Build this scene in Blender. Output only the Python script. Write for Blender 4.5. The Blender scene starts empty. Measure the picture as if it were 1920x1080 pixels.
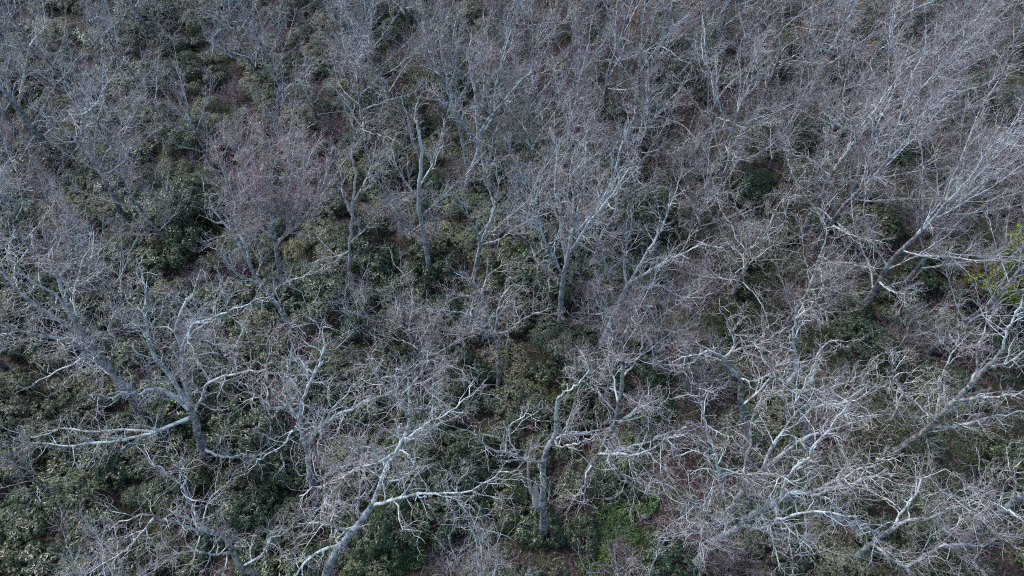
import bpy, math, random
import numpy as np
from mathutils import Vector, Matrix

# ------------------------------------------------------------------ camera, sky, sun, exposure
scene = bpy.context.scene
C = scene.collection
CAM_H, PITCH, FPX = 38.0, math.radians(50.0), 1321.0      # drone height, tilt below the horizon, focal length for a 1920 px wide frame
cam_data = bpy.data.cameras.new('camera')
cam_data.sensor_width = 36.0
cam_data.lens = 36.0 * FPX / 1920.0
cam_data.clip_start = 0.5
cam_data.clip_end = 3000.0
cam = bpy.data.objects.new('camera', cam_data)
C.objects.link(cam)
cam.location = (0, 0, CAM_H)
cam.rotation_euler = (math.pi / 2 - PITCH, 0, 0)
scene.camera = cam

SUN_EL, SUN_AZ = math.radians(52), math.radians(-62)      # azimuth from +Y, clockwise
world = bpy.data.worlds.new('World')
scene.world = world
world.use_nodes = True
wn = world.node_tree
sky = wn.nodes.new('ShaderNodeTexSky')
sky.sky_type = 'NISHITA'
sky.sun_disc = False
sky.sun_elevation = SUN_EL
sky.sun_rotation = SUN_AZ
sky.air_density = 1.0
sky.dust_density = 1.7
bg = wn.nodes['Background']
bg.inputs['Strength'].default_value = 0.15
wn.links.new(sky.outputs[0], bg.inputs['Color'])

sun_data = bpy.data.lights.new('sun', 'SUN')
sun_data.energy = 1.65
sun_data.angle = math.radians(12)
sun_data.color = (1.0, 0.975, 0.95)
sun = bpy.data.objects.new('sun', sun_data)
C.objects.link(sun)
sd = Vector((math.sin(SUN_AZ) * math.cos(SUN_EL), math.cos(SUN_AZ) * math.cos(SUN_EL), math.sin(SUN_EL)))
sun.rotation_euler = sd.to_track_quat('Z', 'Y').to_euler()
sun.location = (0, 0, 80)

vs = scene.view_settings
vs.view_transform = 'Standard'
vs.look = 'None'
vs.gamma = 1.0
vs.exposure = 1.12
try:
    vs.use_curve_mapping = False
except Exception:
    pass
scene.cycles.use_denoising = False                        # the denoiser smears fine twigs
scene.cycles.pixel_filter_type = 'BLACKMAN_HARRIS'
scene.cycles.filter_width = 1.1
scene.cycles.use_adaptive_sampling = True
scene.cycles.adaptive_threshold = 0.025
scene.cycles.max_bounces = 3
scene.cycles.diffuse_bounces = 1
scene.cycles.glossy_bounces = 1
scene.cycles.transmission_bounces = 1

rng = np.random.default_rng(11)
random.seed(5)

# ------------------------------------------------------------------ geometry helpers
FWD = np.array([0, math.cos(PITCH), -math.sin(PITCH)])
UPV = np.array([0, math.sin(PITCH), math.cos(PITCH)])
RGT = np.array([1.0, 0, 0])
EYE = np.array([0, 0, CAM_H])


def ground_z(x, y):
    x = np.asarray(x, float); y = np.asarray(y, float)
    z = 0.05 * np.clip(y - 16, 0, 400)
    z = z + 0.55 * np.sin(x * 0.11 + 0.7) * np.cos(y * 0.09 + 0.3) + 0.3 * np.sin(x * 0.27 + y * 0.19) + 0.12 * np.sin(x * 0.7 - y * 0.55 + 1.0)
    return z


def ray(px, py):
    return FWD + (px - 960) / FPX * RGT - (py - 540) / FPX * UPV


def on_ground(px, py):
    d = ray(px, py)
    t = (CAM_H) / -d[2]
    for _ in range(30):
        p = EYE + d * t
        t += (p[2] - float(ground_z(p[0], p[1]))) / -d[2] * 0.8
    return EYE + d * t


def at(px, py, Y):
    d = ray(px, py)
    return EYE + d * (Y / d[1])


def project(p):
    v = np.asarray(p, float) - EYE
    z = v @ FWD
    return 960 + FPX * (v @ RGT) / z, 540 - FPX * (v @ UPV) / z


def norm(v):
    return v / np.maximum(np.linalg.norm(v, axis=-1, keepdims=True), 1e-9)


def resample(pts, radii, k):
    """Catmull-Rom through the given points, k samples evenly spaced by arc length."""
    P = np.asarray(pts, float); R = np.asarray(radii, float)
    Q = np.vstack([2 * P[0] - P[1], P, 2 * P[-1] - P[-2]])
    out, rad = [], []
    n = len(P)
    for i in range(n - 1):
        p0, p1, p2, p3 = Q[i:i + 4]
        for t in np.linspace(0, 1, 9)[:-1]:
            out.append(0.5 * (2 * p1 + (p2 - p0) * t + (2 * p0 - 5 * p1 + 4 * p2 - p3) * t ** 2 + (3 * p1 - p0 - 3 * p2 + p3) * t ** 3))
            rad.append(R[i] + (R[i + 1] - R[i]) * t)
    out.append(P[-1]); rad.append(R[-1])
    out = np.array(out); rad = np.array(rad)
    s = np.r_[0, np.cumsum(np.linalg.norm(np.diff(out, axis=0), axis=1))]
    u = np.linspace(0, s[-1], k)
    return np.stack([np.interp(u, s, out[:, c]) for c in range(3)], 1), np.interp(u, s, rad)


def spawn(P, R, spacing, t0, t1, lo, hi, ang, up, gnarl, k, rfac, rmax, rmin, fall=0.5, side=0.0):
    """Children of every polyline P[n,k,3]: count by length, leaving at about ang radians, wandering by gnarl."""
    n, kp, _ = P.shape
    Lp = np.linalg.norm(np.diff(P, axis=1), axis=2).sum(1)
    cnt = np.maximum(1, np.round(Lp * (t1 - t0) / spacing + rng.uniform(-.4, .4, n))).astype(int)
    idx = np.repeat(np.arange(n), cnt)
    m = len(idx)
    first = np.r_[0, np.cumsum(cnt)[:-1]]
    j = np.arange(m) - first[idx]
    t = t0 + (t1 - t0) * (j + rng.uniform(0.1, 1.0, m)) / cnt[idx]
    t = np.clip(t, 0, 0.995)
    u = t * (kp - 1)
    i0 = np.minimum(u.astype(int), kp - 2)
    f = (u - i0)[:, None]
    A, B = P[idx, i0], P[idx, i0 + 1]
    pos = A * (1 - f) + B * f
    rp = R[idx, i0] * (1 - f[:, 0]) + R[idx, i0 + 1] * f[:, 0]
    tan = norm(B - A)
    ref = np.where(np.abs(tan[:, 2:3]) < 0.9, np.array([[0, 0, 1.0]]), np.array([[1.0, 0, 0]]))
    n1 = norm(np.cross(tan, ref)); n2 = np.cross(tan, n1)
    az = j * 2.399 + rng.uniform(0, 6.28, n)[idx] + rng.normal(0, .5, m)
    perp = np.cos(az)[:, None] * n1 * (1 + side) + np.sin(az)[:, None] * n2
    a = ang * rng.uniform(0.7, 1.3, m)[:, None]
    D = norm(np.cos(a) * tan + np.sin(a) * norm(perp) + np.array([0, 0, up]))
    L = rng.uniform(lo, hi, m) * (1 - fall * t) * np.clip((Lp[idx] / np.maximum(Lp.mean(), .01)) ** 0.5, .5, 1.5)
    out = np.empty((m, k, 3)); out[:, 0] = pos
    step = (L / (k - 1))[:, None]
    for q in range(1, k):
        D = norm(D + rng.normal(0, gnarl, (m, 3)) + np.array([0, 0, up * 0.35]))
        out[:, q] = out[:, q - 1] + D * step
    r0 = np.minimum(rp * rfac, rmax)
    r0 = np.maximum(r0, rmin * 1.2)
    w = np.linspace(0, 1, k)[None, :]
    rad = r0[:, None] * (1 - w) ** 0.8 + rmin * (1 - (1 - w) ** 0.8)
    return out, rad


def tubes(P, R, s):
    n, k, _ = P.shape
    T = norm(np.gradient(P, axis=1))
    mean = norm(P[:, -1] - P[:, 0])
    ref = np.where(np.abs(mean[:, 2:3]) < 0.8, np.array([[0, 0, 1.0]]), np.array([[1.0, 0, 0]]))[:, None, :]
    n1 = norm(np.cross(T, np.broadcast_to(ref, T.shape))); n2 = np.cross(T, n1)
    a = np.linspace(0, 2 * math.pi, s, endpoint=False)
    V = P[:, :, None, :] + R[:, :, None, None] * (np.cos(a)[None, None, :, None] * n1[:, :, None, :] + np.sin(a)[None, None, :, None] * n2[:, :, None, :])
    b = (np.arange(n) * k * s)[:, None, None]
    r = (np.arange(k - 1) * s)[None, :, None]
    c = np.arange(s)[None, None, :]; c2 = (c + 1) % s
    F = np.stack([b + r + c, b + r + c2, b + r + s + c2, b + r + s + c], -1).reshape(-1, 4)
    return V.reshape(-1, 3), F


def mesh_from(name, pieces, mat, smooth=True):
    """One mesh from a list of (verts, quads or tris)."""
    Vs, loops, tot = [], [], []
    off = 0
    for V, F in pieces:
        Vs.append(V); loops.append((F + off).ravel()); tot.append(np.full(len(F), F.shape[1]))
        off += len(V)
    V = np.concatenate(Vs).astype(np.float32); L = np.concatenate(loops).astype(np.int32); T = np.concatenate(tot).astype(np.int32)
    me = bpy.data.meshes.new(name)
    me.vertices.add(len(V)); me.vertices.foreach_set('co', V.ravel())
    me.loops.add(len(L)); me.loops.foreach_set('vertex_index', L)
    me.polygons.add(len(T))
    me.polygons.foreach_set('loop_start', np.r_[0, np.cumsum(T)[:-1]].astype(np.int32))
    if smooth:
        me.polygons.foreach_set('use_smooth', np.ones(len(T), bool))
    me.update(calc_edges=True)
    me.materials.append(mat)
    return me


def link(name, me, parent=None):
    o = bpy.data.objects.new(name, me)
    C.objects.link(o)
    if parent is not None:
        o.parent = parent
    return o


def tag(o, label=None, cat=None, group=None, kind=None):
    if label: o['label'] = label
    if cat: o['category'] = cat
    if group: o['group'] = group
    if kind: o['kind'] = kind
    return o


# ------------------------------------------------------------------ materials
def new_mat(name):
    m = bpy.data.materials.new(name)
    m.use_nodes = True
    nt = m.node_tree
    return m, nt, nt.nodes['Principled BSDF']


def ramp(nt, fac, stops):
    r = nt.nodes.new('ShaderNodeValToRGB')
    el = r.color_ramp.elements
    while len(el) < len(stops):
        el.new(0.5)
    for e, (p, c) in zip(el, stops):
        e.position = p; e.color = (*c, 1)
    nt.links.new(fac, r.inputs['Fac'])
    return r.outputs['Color']


def noise(nt, scale, detail=3, coord=None, rough=0.55):
    n = nt.nodes.new('ShaderNodeTexNoise')
    n.inputs['Scale'].default_value = scale
    n.inputs['Detail'].default_value = detail
    n.inputs['Roughness'].default_value = rough
    if coord is not None:
        nt.links.new(coord, n.inputs['Vector'])
    return n.outputs['Fac']


def mix(nt, fac, a, b, mode='MIX'):
    n = nt.nodes.new('ShaderNodeMix')
    n.data_type = 'RGBA'; n.blend_type = mode
    for sock, v in ((n.inputs[0], fac), (n.inputs[6], a), (n.inputs[7], b)):
        if isinstance(v, (int, float)):
            sock.default_value = v
        elif isinstance(v, tuple):
            sock.default_value = (*v, 1)
        else:
            nt.links.new(v, sock)
    return n.outputs[2]


def bark_material(name, dark, light, lichen, lo=.42, hi=.6, bump=0.25, climb=0.0):
    m, nt, b = new_mat(name)
    tc = nt.nodes.new('ShaderNodeTexCoord').outputs['Object']
    fine = noise(nt, 16, 4, tc)
    base = ramp(nt, fine, [(.3, dark), (.7, light)])
    patch = noise(nt, 3.4, 6, tc, .75)
    if climb:                                       # lichen grows thicker higher up the stem
        sx = nt.nodes.new('ShaderNodeSeparateXYZ'); nt.links.new(tc, sx.inputs[0])
        ma = nt.nodes.new('ShaderNodeMath'); ma.operation = 'MULTIPLY_ADD'; ma.inputs[1].default_value = climb
        nt.links.new(sx.outputs['Z'], ma.inputs[0]); nt.links.new(patch, ma.inputs[2]); patch = ma.outputs[0]
    pf = ramp(nt, patch, [(lo, (0, 0, 0)), (hi, (1, 1, 1))])
    col = mix(nt, pf, base, lichen)
    oi = nt.nodes.new('ShaderNodeObjectInfo').outputs['Random']
    tint = ramp(nt, oi, [(0, (.62, .60, .62)), (.25, (1.0, .92, .88)), (.5, (.84, .90, .93)), (.75, (1.02, 1.0, 1.0)), (1, (.80, .73, .72))])
    col = mix(nt, 1.0, col, tint, 'MULTIPLY')
    nt.links.new(col, b.inputs['Base Color'])
    b.inputs['Roughness'].default_value = 0.9
    b.inputs['Specular IOR Level'].default_value = 0.2
    if bump:
        bp = nt.nodes.new('ShaderNodeBump')
        bp.inputs['Strength'].default_value = bump
        bp.inputs['Distance'].default_value = 0.05
        st = nt.nodes.new('ShaderNodeMapping'); st.inputs['Scale'].default_value = (1, 1, .25)
        nt.links.new(tc, st.inputs['Vector'])
        nt.links.new(noise(nt, 26, 3, st.outputs[0]), bp.inputs['Height'])
        nt.links.new(bp.outputs[0], b.inputs['Normal'])
    return m


def twig_material(name, a, bcol, c):
    m, nt, b = new_mat(name)
    tc = nt.nodes.new('ShaderNodeTexCoord').outputs['Object']
    f = noise(nt, 1.1, 4, tc, .7)
    col = ramp(nt, f, [(.34, a), (.5, bcol), (.68, c)])
    geo = nt.nodes.new('ShaderNodeNewGeometry').outputs['Random Per Island']
    tint = ramp(nt, geo, [(0, (.75, .75, .78)), (1, (1.15, 1.15, 1.15))])
    col = mix(nt, 1.0, col, tint, 'MULTIPLY')
    nt.links.new(col, b.inputs['Base Color'])
    b.inputs['Roughness'].default_value = 0.75
    b.inputs['Specular IOR Level'].default_value = 0.3
    return m


def leaf_material(name, stops, rough=.42, trans=0.12):
    m, nt, b = new_mat(name)
    geo = nt.nodes.new('ShaderNodeNewGeometry')
    col = ramp(nt, geo.outputs['Random Per Island'], stops)
    oi = nt.nodes.new('ShaderNodeObjectInfo').outputs['Random']
    tint = ramp(nt, oi, [(0, (.50, .64, .62)), (.4, (.80, .98, .84)), (.7, (.98, 1.04, .95)), (.92, (1.25, 1.2, 1.08)), (1, (1.3, 1.08, .88))])
    col = mix(nt, 1.0, col, tint, 'MULTIPLY')
    big = noise(nt, .35, 3, geo.outputs['Position'])
    bt = ramp(nt, big, [(.3, (.8, .85, .88)), (.7, (1.15, 1.1, .95))])
    col = mix(nt, 1.0, col, bt, 'MULTIPLY')
    nt.links.new(col, b.inputs['Base Color'])
    b.inputs['Roughness'].default_value = rough
    b.inputs['Specular IOR Level'].default_value = 0.35
    return m


M = {
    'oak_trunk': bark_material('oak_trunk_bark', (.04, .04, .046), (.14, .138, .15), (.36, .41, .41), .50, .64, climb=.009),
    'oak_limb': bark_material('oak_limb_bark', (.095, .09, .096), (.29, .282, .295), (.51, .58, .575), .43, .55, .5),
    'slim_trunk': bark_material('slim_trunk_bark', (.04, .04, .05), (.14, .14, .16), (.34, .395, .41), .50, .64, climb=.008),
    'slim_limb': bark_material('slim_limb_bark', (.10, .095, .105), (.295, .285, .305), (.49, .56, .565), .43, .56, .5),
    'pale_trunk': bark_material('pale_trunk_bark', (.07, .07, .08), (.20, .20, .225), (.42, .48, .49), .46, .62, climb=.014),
    'dead': bark_material('bleached_dead_wood', (.30, .28, .27), (.50, .47, .45), (.55, .55, .52), .5, .7),
    'log': bark_material('rotting_log_bark', (.045, .038, .036), (.12, .10, .095), (.16, .17, .14), .55, .75),
    'oak_twig': twig_material('oak_twigs', (.18, .135, .143), (.34, .283, .29), (.50, .48, .47)),
    'grey_twig': twig_material('grey_purple_twigs', (.15, .113, .125), (.285, .238, .253), (.41, .40, .405)),
    'purple_twig': twig_material('purple_twigs', (.155, .112, .128), (.275, .222, .242), (.38, .36, .37)),
    'red_twig': twig_material('red_maple_twigs', (.27, .165, .195), (.42, .29, .325), (.48, .42, .44)),
    'brush_twig': twig_material('brush_twigs', (.18, .15, .15), (.30, .27, .26), (.38, .36, .34)),
    'buds': leaf_material('red_flower_buds', [(0, (.30, .14, .18)), (1, (.46, .30, .35))], .7),
    'rhodo': leaf_material('rhododendron_leaves', [(0, (.007, .016, .009)), (.5, (.02, .038, .018)), (.85, (.05, .072, .035)), (1, (.15, .16, .085))], .34),
    'laurel': leaf_material('laurel_leaves', [(0, (.018, .027, .017)), (.5, (.054, .069, .044)), (.82, (.13, .145, .095)), (1, (.30, .30, .215))], .45),
    'olive': leaf_material('olive_undergrowth_leaves', [(0, (.014, .025, .012)), (.6, (.04, .058, .027)), (1, (.11, .12, .065))], .6),
    'fern': leaf_material('bright_green_leaves', [(0, (.024, .052, .015)), (.6, (.058, .11, .03)), (1, (.13, .18, .055))], .5),
    'lime': leaf_material('lime_young_leaves', [(0, (.08, .13, .014)), (.6, (.18, .245, .022)), (1, (.31, .36, .05))], .5),
    'copper': leaf_material('copper_dry_leaves', [(0, (.20, .09, .04)), (.6, (.36, .19, .09)), (1, (.52, .34, .18))], .7),
    'litter': leaf_material('fallen_brown_leaves', [(0, (.03, .02, .021)), (.55, (.082, .053, .051)), (.9, (.17, .115, .105)), (1, (.36, .27, .25))], .75),
    'stem': bark_material('shrub_stem_bark', (.10, .085, .08), (.22, .19, .18), (.27, .27, .25), .55, .7, 0),
}


def ground_material():
    m, nt, b = new_mat('leaf_litter_floor')
    pos = nt.nodes.new('ShaderNodeNewGeometry').outputs['Position']
    v = nt.nodes.new('ShaderNodeTexVoronoi'); v.inputs['Scale'].default_value = 11
    nt.links.new(pos, v.inputs['Vector'])
    sep = nt.nodes.new('ShaderNodeSeparateColor'); nt.links.new(v.outputs['Color'], sep.inputs[0])
    leaf = ramp(nt, sep.outputs[0], [(0, (.014, .011, .012)), (.5, (.035, .025, .026)), (.9, (.072, .05, .049)), (1, (.14, .10, .095))])
    moss = ramp(nt, noise(nt, 9, 4, pos), [(.3, (.03, .035, .016)), (.7, (.07, .075, .035))])
    f = ramp(nt, noise(nt, .22, 4, pos, .6), [(.48, (0, 0, 0)), (.66, (1, 1, 1))])
    col = mix(nt, f, leaf, moss)
    nt.links.new(col, b.inputs['Base Color'])
    b.inputs['Roughness'].default_value = .95
    b.inputs['Specular IOR Level'].default_value = .15
    bp = nt.nodes.new('ShaderNodeBump'); bp.inputs['Strength'].default_value = .8; bp.inputs['Distance'].default_value = .06
    nt.links.new(v.outputs['Distance'], bp.inputs['Height'])
    nt.links.new(bp.outputs[0], b.inputs['Normal'])
    return m


# ------------------------------------------------------------------ the forest floor, one sheet
def build_ground():
    def axis(lo, hi, fine_lo, fine_hi, step):
        a = np.arange(fine_lo, fine_hi + .01, step)
        left = fine_lo - np.geomspace(step, fine_lo - lo, 24)[::-1]
        right = fine_hi + np.geomspace(step, hi - fine_hi, 24)
        return np.r_[left, a, right]
    xs = axis(-700, 700, -75, 75, 1.0); ys = axis(-500, 1100, -5, 110, 1.0)
    X, Y = np.meshgrid(xs, ys)
    Z = ground_z(X, Y)
    V = np.stack([X, Y, Z], -1).reshape(-1, 3)
    nx, ny = len(xs), len(ys)
    i = (np.arange(ny - 1)[:, None] * nx + np.arange(nx - 1)[None, :]).ravel()
    F = np.stack([i, i + 1, i + nx + 1, i + nx], 1)
    o = link('ground', mesh_from('ground', [(V, F)], ground_material()))
    tag(o, 'leaf-strewn forest floor under the bare trees', None, kind='structure')


build_ground()

# ------------------------------------------------------------------ trees
SPEC = {   # spacing and length of each order of branching; angles; gnarl; materials
    'oak': dict(l2=(.52, 0.9, 2.9, .95, .10, .27), l3=(.27, .5, 1.5, .9, .10, .30), l4=(.24, .28, .85, .85, .08, .32), l5=(.40, .12, .32, .8, .05, .3),
                tw='oak_twig', tr='oak_trunk', li='oak_limb', jit=.055),
    'slim': dict(l2=(.46, 0.9, 2.6, .68, .18, .19), l3=(.24, .5, 1.3, .66, .14, .25), l4=(.23, .3, .8, .66, .10, .27), l5=(.7, .12, .28, .6, .06, .25),
                 tw='grey_twig', tr='slim_trunk', li='slim_limb', jit=.03),
    'red': dict(l2=(.42, 0.9, 2.3, .65, .20, .17), l3=(.2, .5, 1.2, .65, .14, .22), l4=(.11, .22, .6, .65, .10, .26), l5=(.2, .10, .25, .6, .06, .25),
                tw='red_twig', tr='slim_trunk', li='slim_limb', jit=.03),
}


def finish_tree(root, kind, trunk, limbs, dens=1.0, twig=None, buds=False, limb=None, stem=None):
    """root: Empty at the base; trunk (P,R) and limbs [(P,R)...] in root coordinates."""
    S = SPEC[kind]
    tP, tR = trunk
    tP = tP[None]; tR = tR[None]
    link('trunk', mesh_from('trunk', [tubes(tP, tR, 12)], M[stem or S['tr']]), root)
    fine = []
    sets = []
    for P, R in limbs:
        L = P[None].copy(); Rr = R[None]
        k = L.shape[1]
        j = rng.normal(0, S['jit'], L.shape); j[:, 0] = 0
        Rr = Rr * rng.uniform(.9, 1.1, Rr.shape)
        L = L + j * np.linspace(.3, 1, k)[None, :, None]
        sp, lo, hi, a, up, g = S['l2']
        B2 = spawn(L, Rr, sp / (dens * (1.1 if limb else 1.0)), .12, 1, lo, hi, a, up, g, 8, .6, .043, .008, .5)
        sp, lo, hi, a, up, g = S['l3']
        B3 = spawn(*B2, sp / dens, .12, 1, lo, hi, a, up, g, 6, .62, .018, .006, .45)
        st = spawn(L, Rr, 1.5, .08, .8, .10, .42, 1.0, .08, .2, 3, .55, .05, .014, .3)
        link('limb', mesh_from('limb', [tubes(L, Rr, 8), tubes(*st, 5), tubes(*B2, 4), tubes(*B3, 3)], M[limb or S['li']]), root)
        sets.append(B3)
    B3 = (np.concatenate([b[0] for b in sets]), np.concatenate([b[1] for b in sets]))
    sp, lo, hi, a, up, g = S['l4']
    B4 = spawn(*B3, sp / dens, .1, 1, lo, hi, a, up, g, 5, .7, .0078, .0038, .4)
    sp, lo, hi, a, up, g = S['l5']
    pick = rng.random(len(B4[0])) < .45
    B5 = spawn(B4[0][pick], B4[1][pick], sp / dens, .2, 1, lo, hi, a, up, g, 3, .8, .005, .0032, .3)
    cr = link('crown', mesh_from('crown', [tubes(*B4, 3), tubes(*B5, 3)], M[twig or S['tw']]), root)
    if buds:
        tips = np.concatenate([B4[0][:, -1], B5[0][:, -1], B5[0][:, 1]])
        tips = tips[rng.random(len(tips)) < .5]
        link('blossoms', mesh_from('blossoms', [leaf_quads(tips, .032, .026)], M['buds'], False), root)
    return root


def leaf_quads(c, L, W, up=0.5):
    """little folded leaves at centres c, random facing."""
    n = len(c)
    d = norm(rng.normal(0, 1, (n, 3)) * np.array([1, 1, .6]))
    nn = norm(rng.normal(0, .6, (n, 3)) + np.array([0, 0, up]))
    s = norm(np.cross(d, nn)); nn = np.cross(s, d)
    ll = L * rng.uniform(.7, 1.3, (n, 1)); ww = W * rng.uniform(.7, 1.3, (n, 1))
    V = np.stack([c - d * ll / 2, c + s * ww / 2 + nn * ww * .15, c + d * ll / 2, c - s * ww / 2 + nn * ww * .15], 1).reshape(-1, 3)
    b = np.arange(n)[:, None] * 4
    F = np.concatenate([b + np.array([[0, 1, 2]]), b + np.array([[0, 2, 3]])])
    return V, F


def trunk_radii(r0, r1, k):
    w = np.linspace(0, 1, k)
    r = r0 * (1 - w) + r1 * w
    return r * (1 + .55 * np.exp(-w * k / 1.3))


def hero(label, kind, base, w, trunk, limbs, name='oak_tree', group=None, dens=1.0, twig=None, w1=None, buds=False, dead=False):
    """A tree whose trunk and main limbs follow given sight lines at given depths (offset in metres from the base)."""
    b = on_ground(*base)
    Y0 = b[1]
    b = b - np.array([0, 0, .15])
    root = bpy.data.objects.new(name, None)
    C.objects.link(root)
    root.location = b
    root.empty_display_size = .5

    def pts(seq):
        return np.array([at(p[0], p[1], Y0 + (p[2] if len(p) > 2 else 0)) for p in seq])

    def px2r(wpx, p):
        return .5 * .54 * wpx / FPX * float((p - EYE) @ FWD)     # widths were read with the bark's blur
    tp = np.vstack([b, pts(trunk)])
    r0 = px2r(w, tp[0]); r1 = px2r(w1 if w1 else w * .62, tp[-1])
    P, _ = resample(tp, np.linspace(r0, r1, len(tp)), 18)
    P = P + np.r_[np.zeros((2, 3)), rng.normal(0, .025, (16, 3))]
    R = trunk_radii(r0, r1, 18) * rng.uniform(.95, 1.06, 18)
    L = []
    for lw, seq in limbs:
        q = pts(seq)
        a = px2r(lw * (1.3 if kind != 'oak' else 1.0), q[0])
        PP, RR = resample(q, np.linspace(a, max(.014, a * .22), len(q)), 16)
        L.append((PP - b, RR))
    finish_tree(root, kind, (P - b, R), L, dens, twig or ('oak_twig' if kind == 'slim' else None), buds=buds, limb='oak_limb', stem='pale_trunk' if kind == 'slim' else None)
    tag(root, label, 'tree', group)
    return root


def make_tree(name, kind, H, r0, nl, trunk_top, spread, lean=.06, low=.3, dens=1.0, twig=None, buds=False, forks=2, wob=.35):
    """A free-grown bare tree standing at the origin."""
    root = bpy.data.objects.new(name, None)
    C.objects.link(root)
    root.empty_display_size = .5
    k = 18
    hh = np.linspace(0, H * trunk_top, k)
    ph = rng.uniform(0, 6.28, 4)
    w = np.linspace(0, 1, k)
    x = wob * (np.sin(w * 3.0 + ph[0]) - math.sin(ph[0])) + lean * hh * math.cos(ph[1]) + .08 * np.sin(w * 11 + ph[2])
    y = wob * (np.cos(w * 2.6 + ph[3]) - math.cos(ph[3])) + lean * hh * math.sin(ph[1]) + .08 * np.cos(w * 9 + ph[2])
    P = np.stack([x, y, hh - .15], 1)
    R = trunk_radii(r0, r0 * .42, k)
    limbs = []
    az0 = rng.uniform(0, 6.28)
    for i in range(nl):
        top = i >= nl - forks
        t = 1.0 if top else low + (1 - low) * (i + rng.uniform(0, .8)) / (nl - forks)
        t = min(t, 1.0)
        u = t * (k - 1); i0 = min(int(u), k - 2); f = u - i0
        p0 = P[i0] * (1 - f) + P[i0 + 1] * f
        rr = (R[i0] * (1 - f) + R[i0 + 1] * f)
        az = az0 + i * 2.4 + rng.uniform(-.4, .4)
        if top:
            az = az0 + i * (6.28 / forks) + rng.uniform(-.4, .4)
        a0 = (math.radians(rng.uniform(12, 34)) if top else math.radians(rng.uniform(52, 84) * (1.12 - .32 * t))) * spread
        Lg = (H * (1 - trunk_top) * rng.uniform(.95, 1.25)) if top else H * rng.uniform(.36, .54) * (1.05 - .3 * t)
        d = np.array([math.cos(az) * math.sin(a0), math.sin(az) * math.sin(a0), math.cos(a0)])
        q = [p0]
        g = .24 if kind == 'oak' else .12
        for s in range(6):
            d = d + rng.normal(0, g, 3) + np.array([0, 0, .11 if kind != 'oak' else .05])
            d = d / np.linalg.norm(d)
            q.append(q[-1] + d * Lg / 6)
        lr = rr * (.78 if top else rng.uniform(.34, .5))
        PP, RR = resample(q, np.linspace(lr, max(.013, lr * .16), 7), 16)
        limbs.append((PP, RR))
    finish_tree(root, kind, (P, R), limbs, dens, twig, buds=buds)
    return root


def copy_tree(o, parent=None):
    c = o.copy()
    C.objects.link(c)
    c.parent = parent
    for ch in o.children:
        copy_tree(ch, c)
    return c


# ---- trees with a shape of their own, as the photograph shows them
G_OAK = 'gnarled bare oaks in the foreground'
G_MID = 'bare trees of the middle woods'
landmarks = []     # (short phrase, image x, image y of the trunk foot) for labels of things nearby


def H(short, label, *a, **k):
    o = hero(label, *a, **k)
    landmarks.append((short, a[1][0], a[1][1]))
    return o


H('the wide spreading oak', 'wide gnarled oak with a long forked limb reaching low to the left', 'oak', (388, 868), 36,
  [(375, 820), (366, 790), (357, 766)],
  [(15, [(357, 783, 0), (320, 798, -.3), (275, 815, -.5), (210, 828, -1), (165, 833, -1.2), (130, 836, -1.5), (75, 830, -1.5), (20, 822, -2)]),
   (10, [(290, 809, -.4), (235, 806, -.2), (170, 810, 0), (115, 803, .3), (60, 820, .6), (0, 800, 1)]),
   (18, [(355, 770, 0), (335, 748, .3), (312, 733, .5), (285, 728, .5), (262, 740, 0), (235, 735, -.4), (205, 745, -1), (160, 735, -1.5)]),
   (19, [(356, 768, 0), (338, 735, .5), (316, 700, 1), (290, 668, 1.2), (280, 640, 1.5), (274, 595, 1.6), (276, 550, 2), (262, 500, 2.4)]),
   (22, [(358, 768, 0), (352, 735, 0), (345, 690, .3), (338, 650, .5), (332, 610, .7), (345, 575, 1), (368, 540, 1.2), (378, 505, 1.5)]),
   (11, [(340, 650, .5), (360, 612, .2), (395, 598, 0), (430, 583, -.3), (465, 570, -.5), (495, 560, -.8)]),
   (10, [(343, 680, .4), (352, 640, 1), (378, 612, 1.5), (415, 592, 2), (460, 562, 3)]),
   (13, [(362, 772, 0), (380, 745, -.5), (390, 718, -1), (425, 703, -1.3), (465, 695, -1.5), (500, 690, -2)]),
   (11, [(378, 836, 0), (400, 850, -.5), (430, 857, -.8), (455, 852, -1), (472, 844, -1)])], group=G_OAK)

H('the oak leaning to the edge', 'thick oak leaning toward the left edge behind the wide spreading oak', 'oak', (284, 802), 30,
  [(266, 776), (248, 748), (215, 702), (185, 662), (160, 632), (140, 598), (122, 566)],
  [(17, [(212, 700, 0), (170, 668, -.8), (130, 640, -1.5), (95, 632, -2), (50, 625, -2.5), (5, 610, -3)]),
   (17, [(186, 664, 0), (140, 622, .3), (95, 590, .5), (45, 558, .8), (12, 520, 1), (-30, 490, 1.5)]),
   (9, [(190, 668, 0), (165, 668, -1.5), (130, 685, -2), (90, 705, -2.5), (60, 720, -3)]),
   (13, [(126, 572, 0), (108, 520, .4), (95, 482, .6), (108, 445, 1), (100, 410, 1.4)]),
   (9, [(145, 605, 0), (138, 560, .8), (150, 505, 1.2), (165, 470, 1.6), (175, 430, 2)]),
   (10, [(150, 615, 0), (110, 560, -.6), (60, 530, -1), (20, 480, -1.4), (-10, 440, -2)]),
   (9, [(218, 706, 0), (190, 690, 1), (150, 650, 2), (120, 640, 2.8), (70, 600, 3.5)]),
   (8, [(205, 688, 0), (215, 640, .5), (210, 600, 1), (235, 560, 1.5), (240, 520, 2)])], group=G_OAK)

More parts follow.
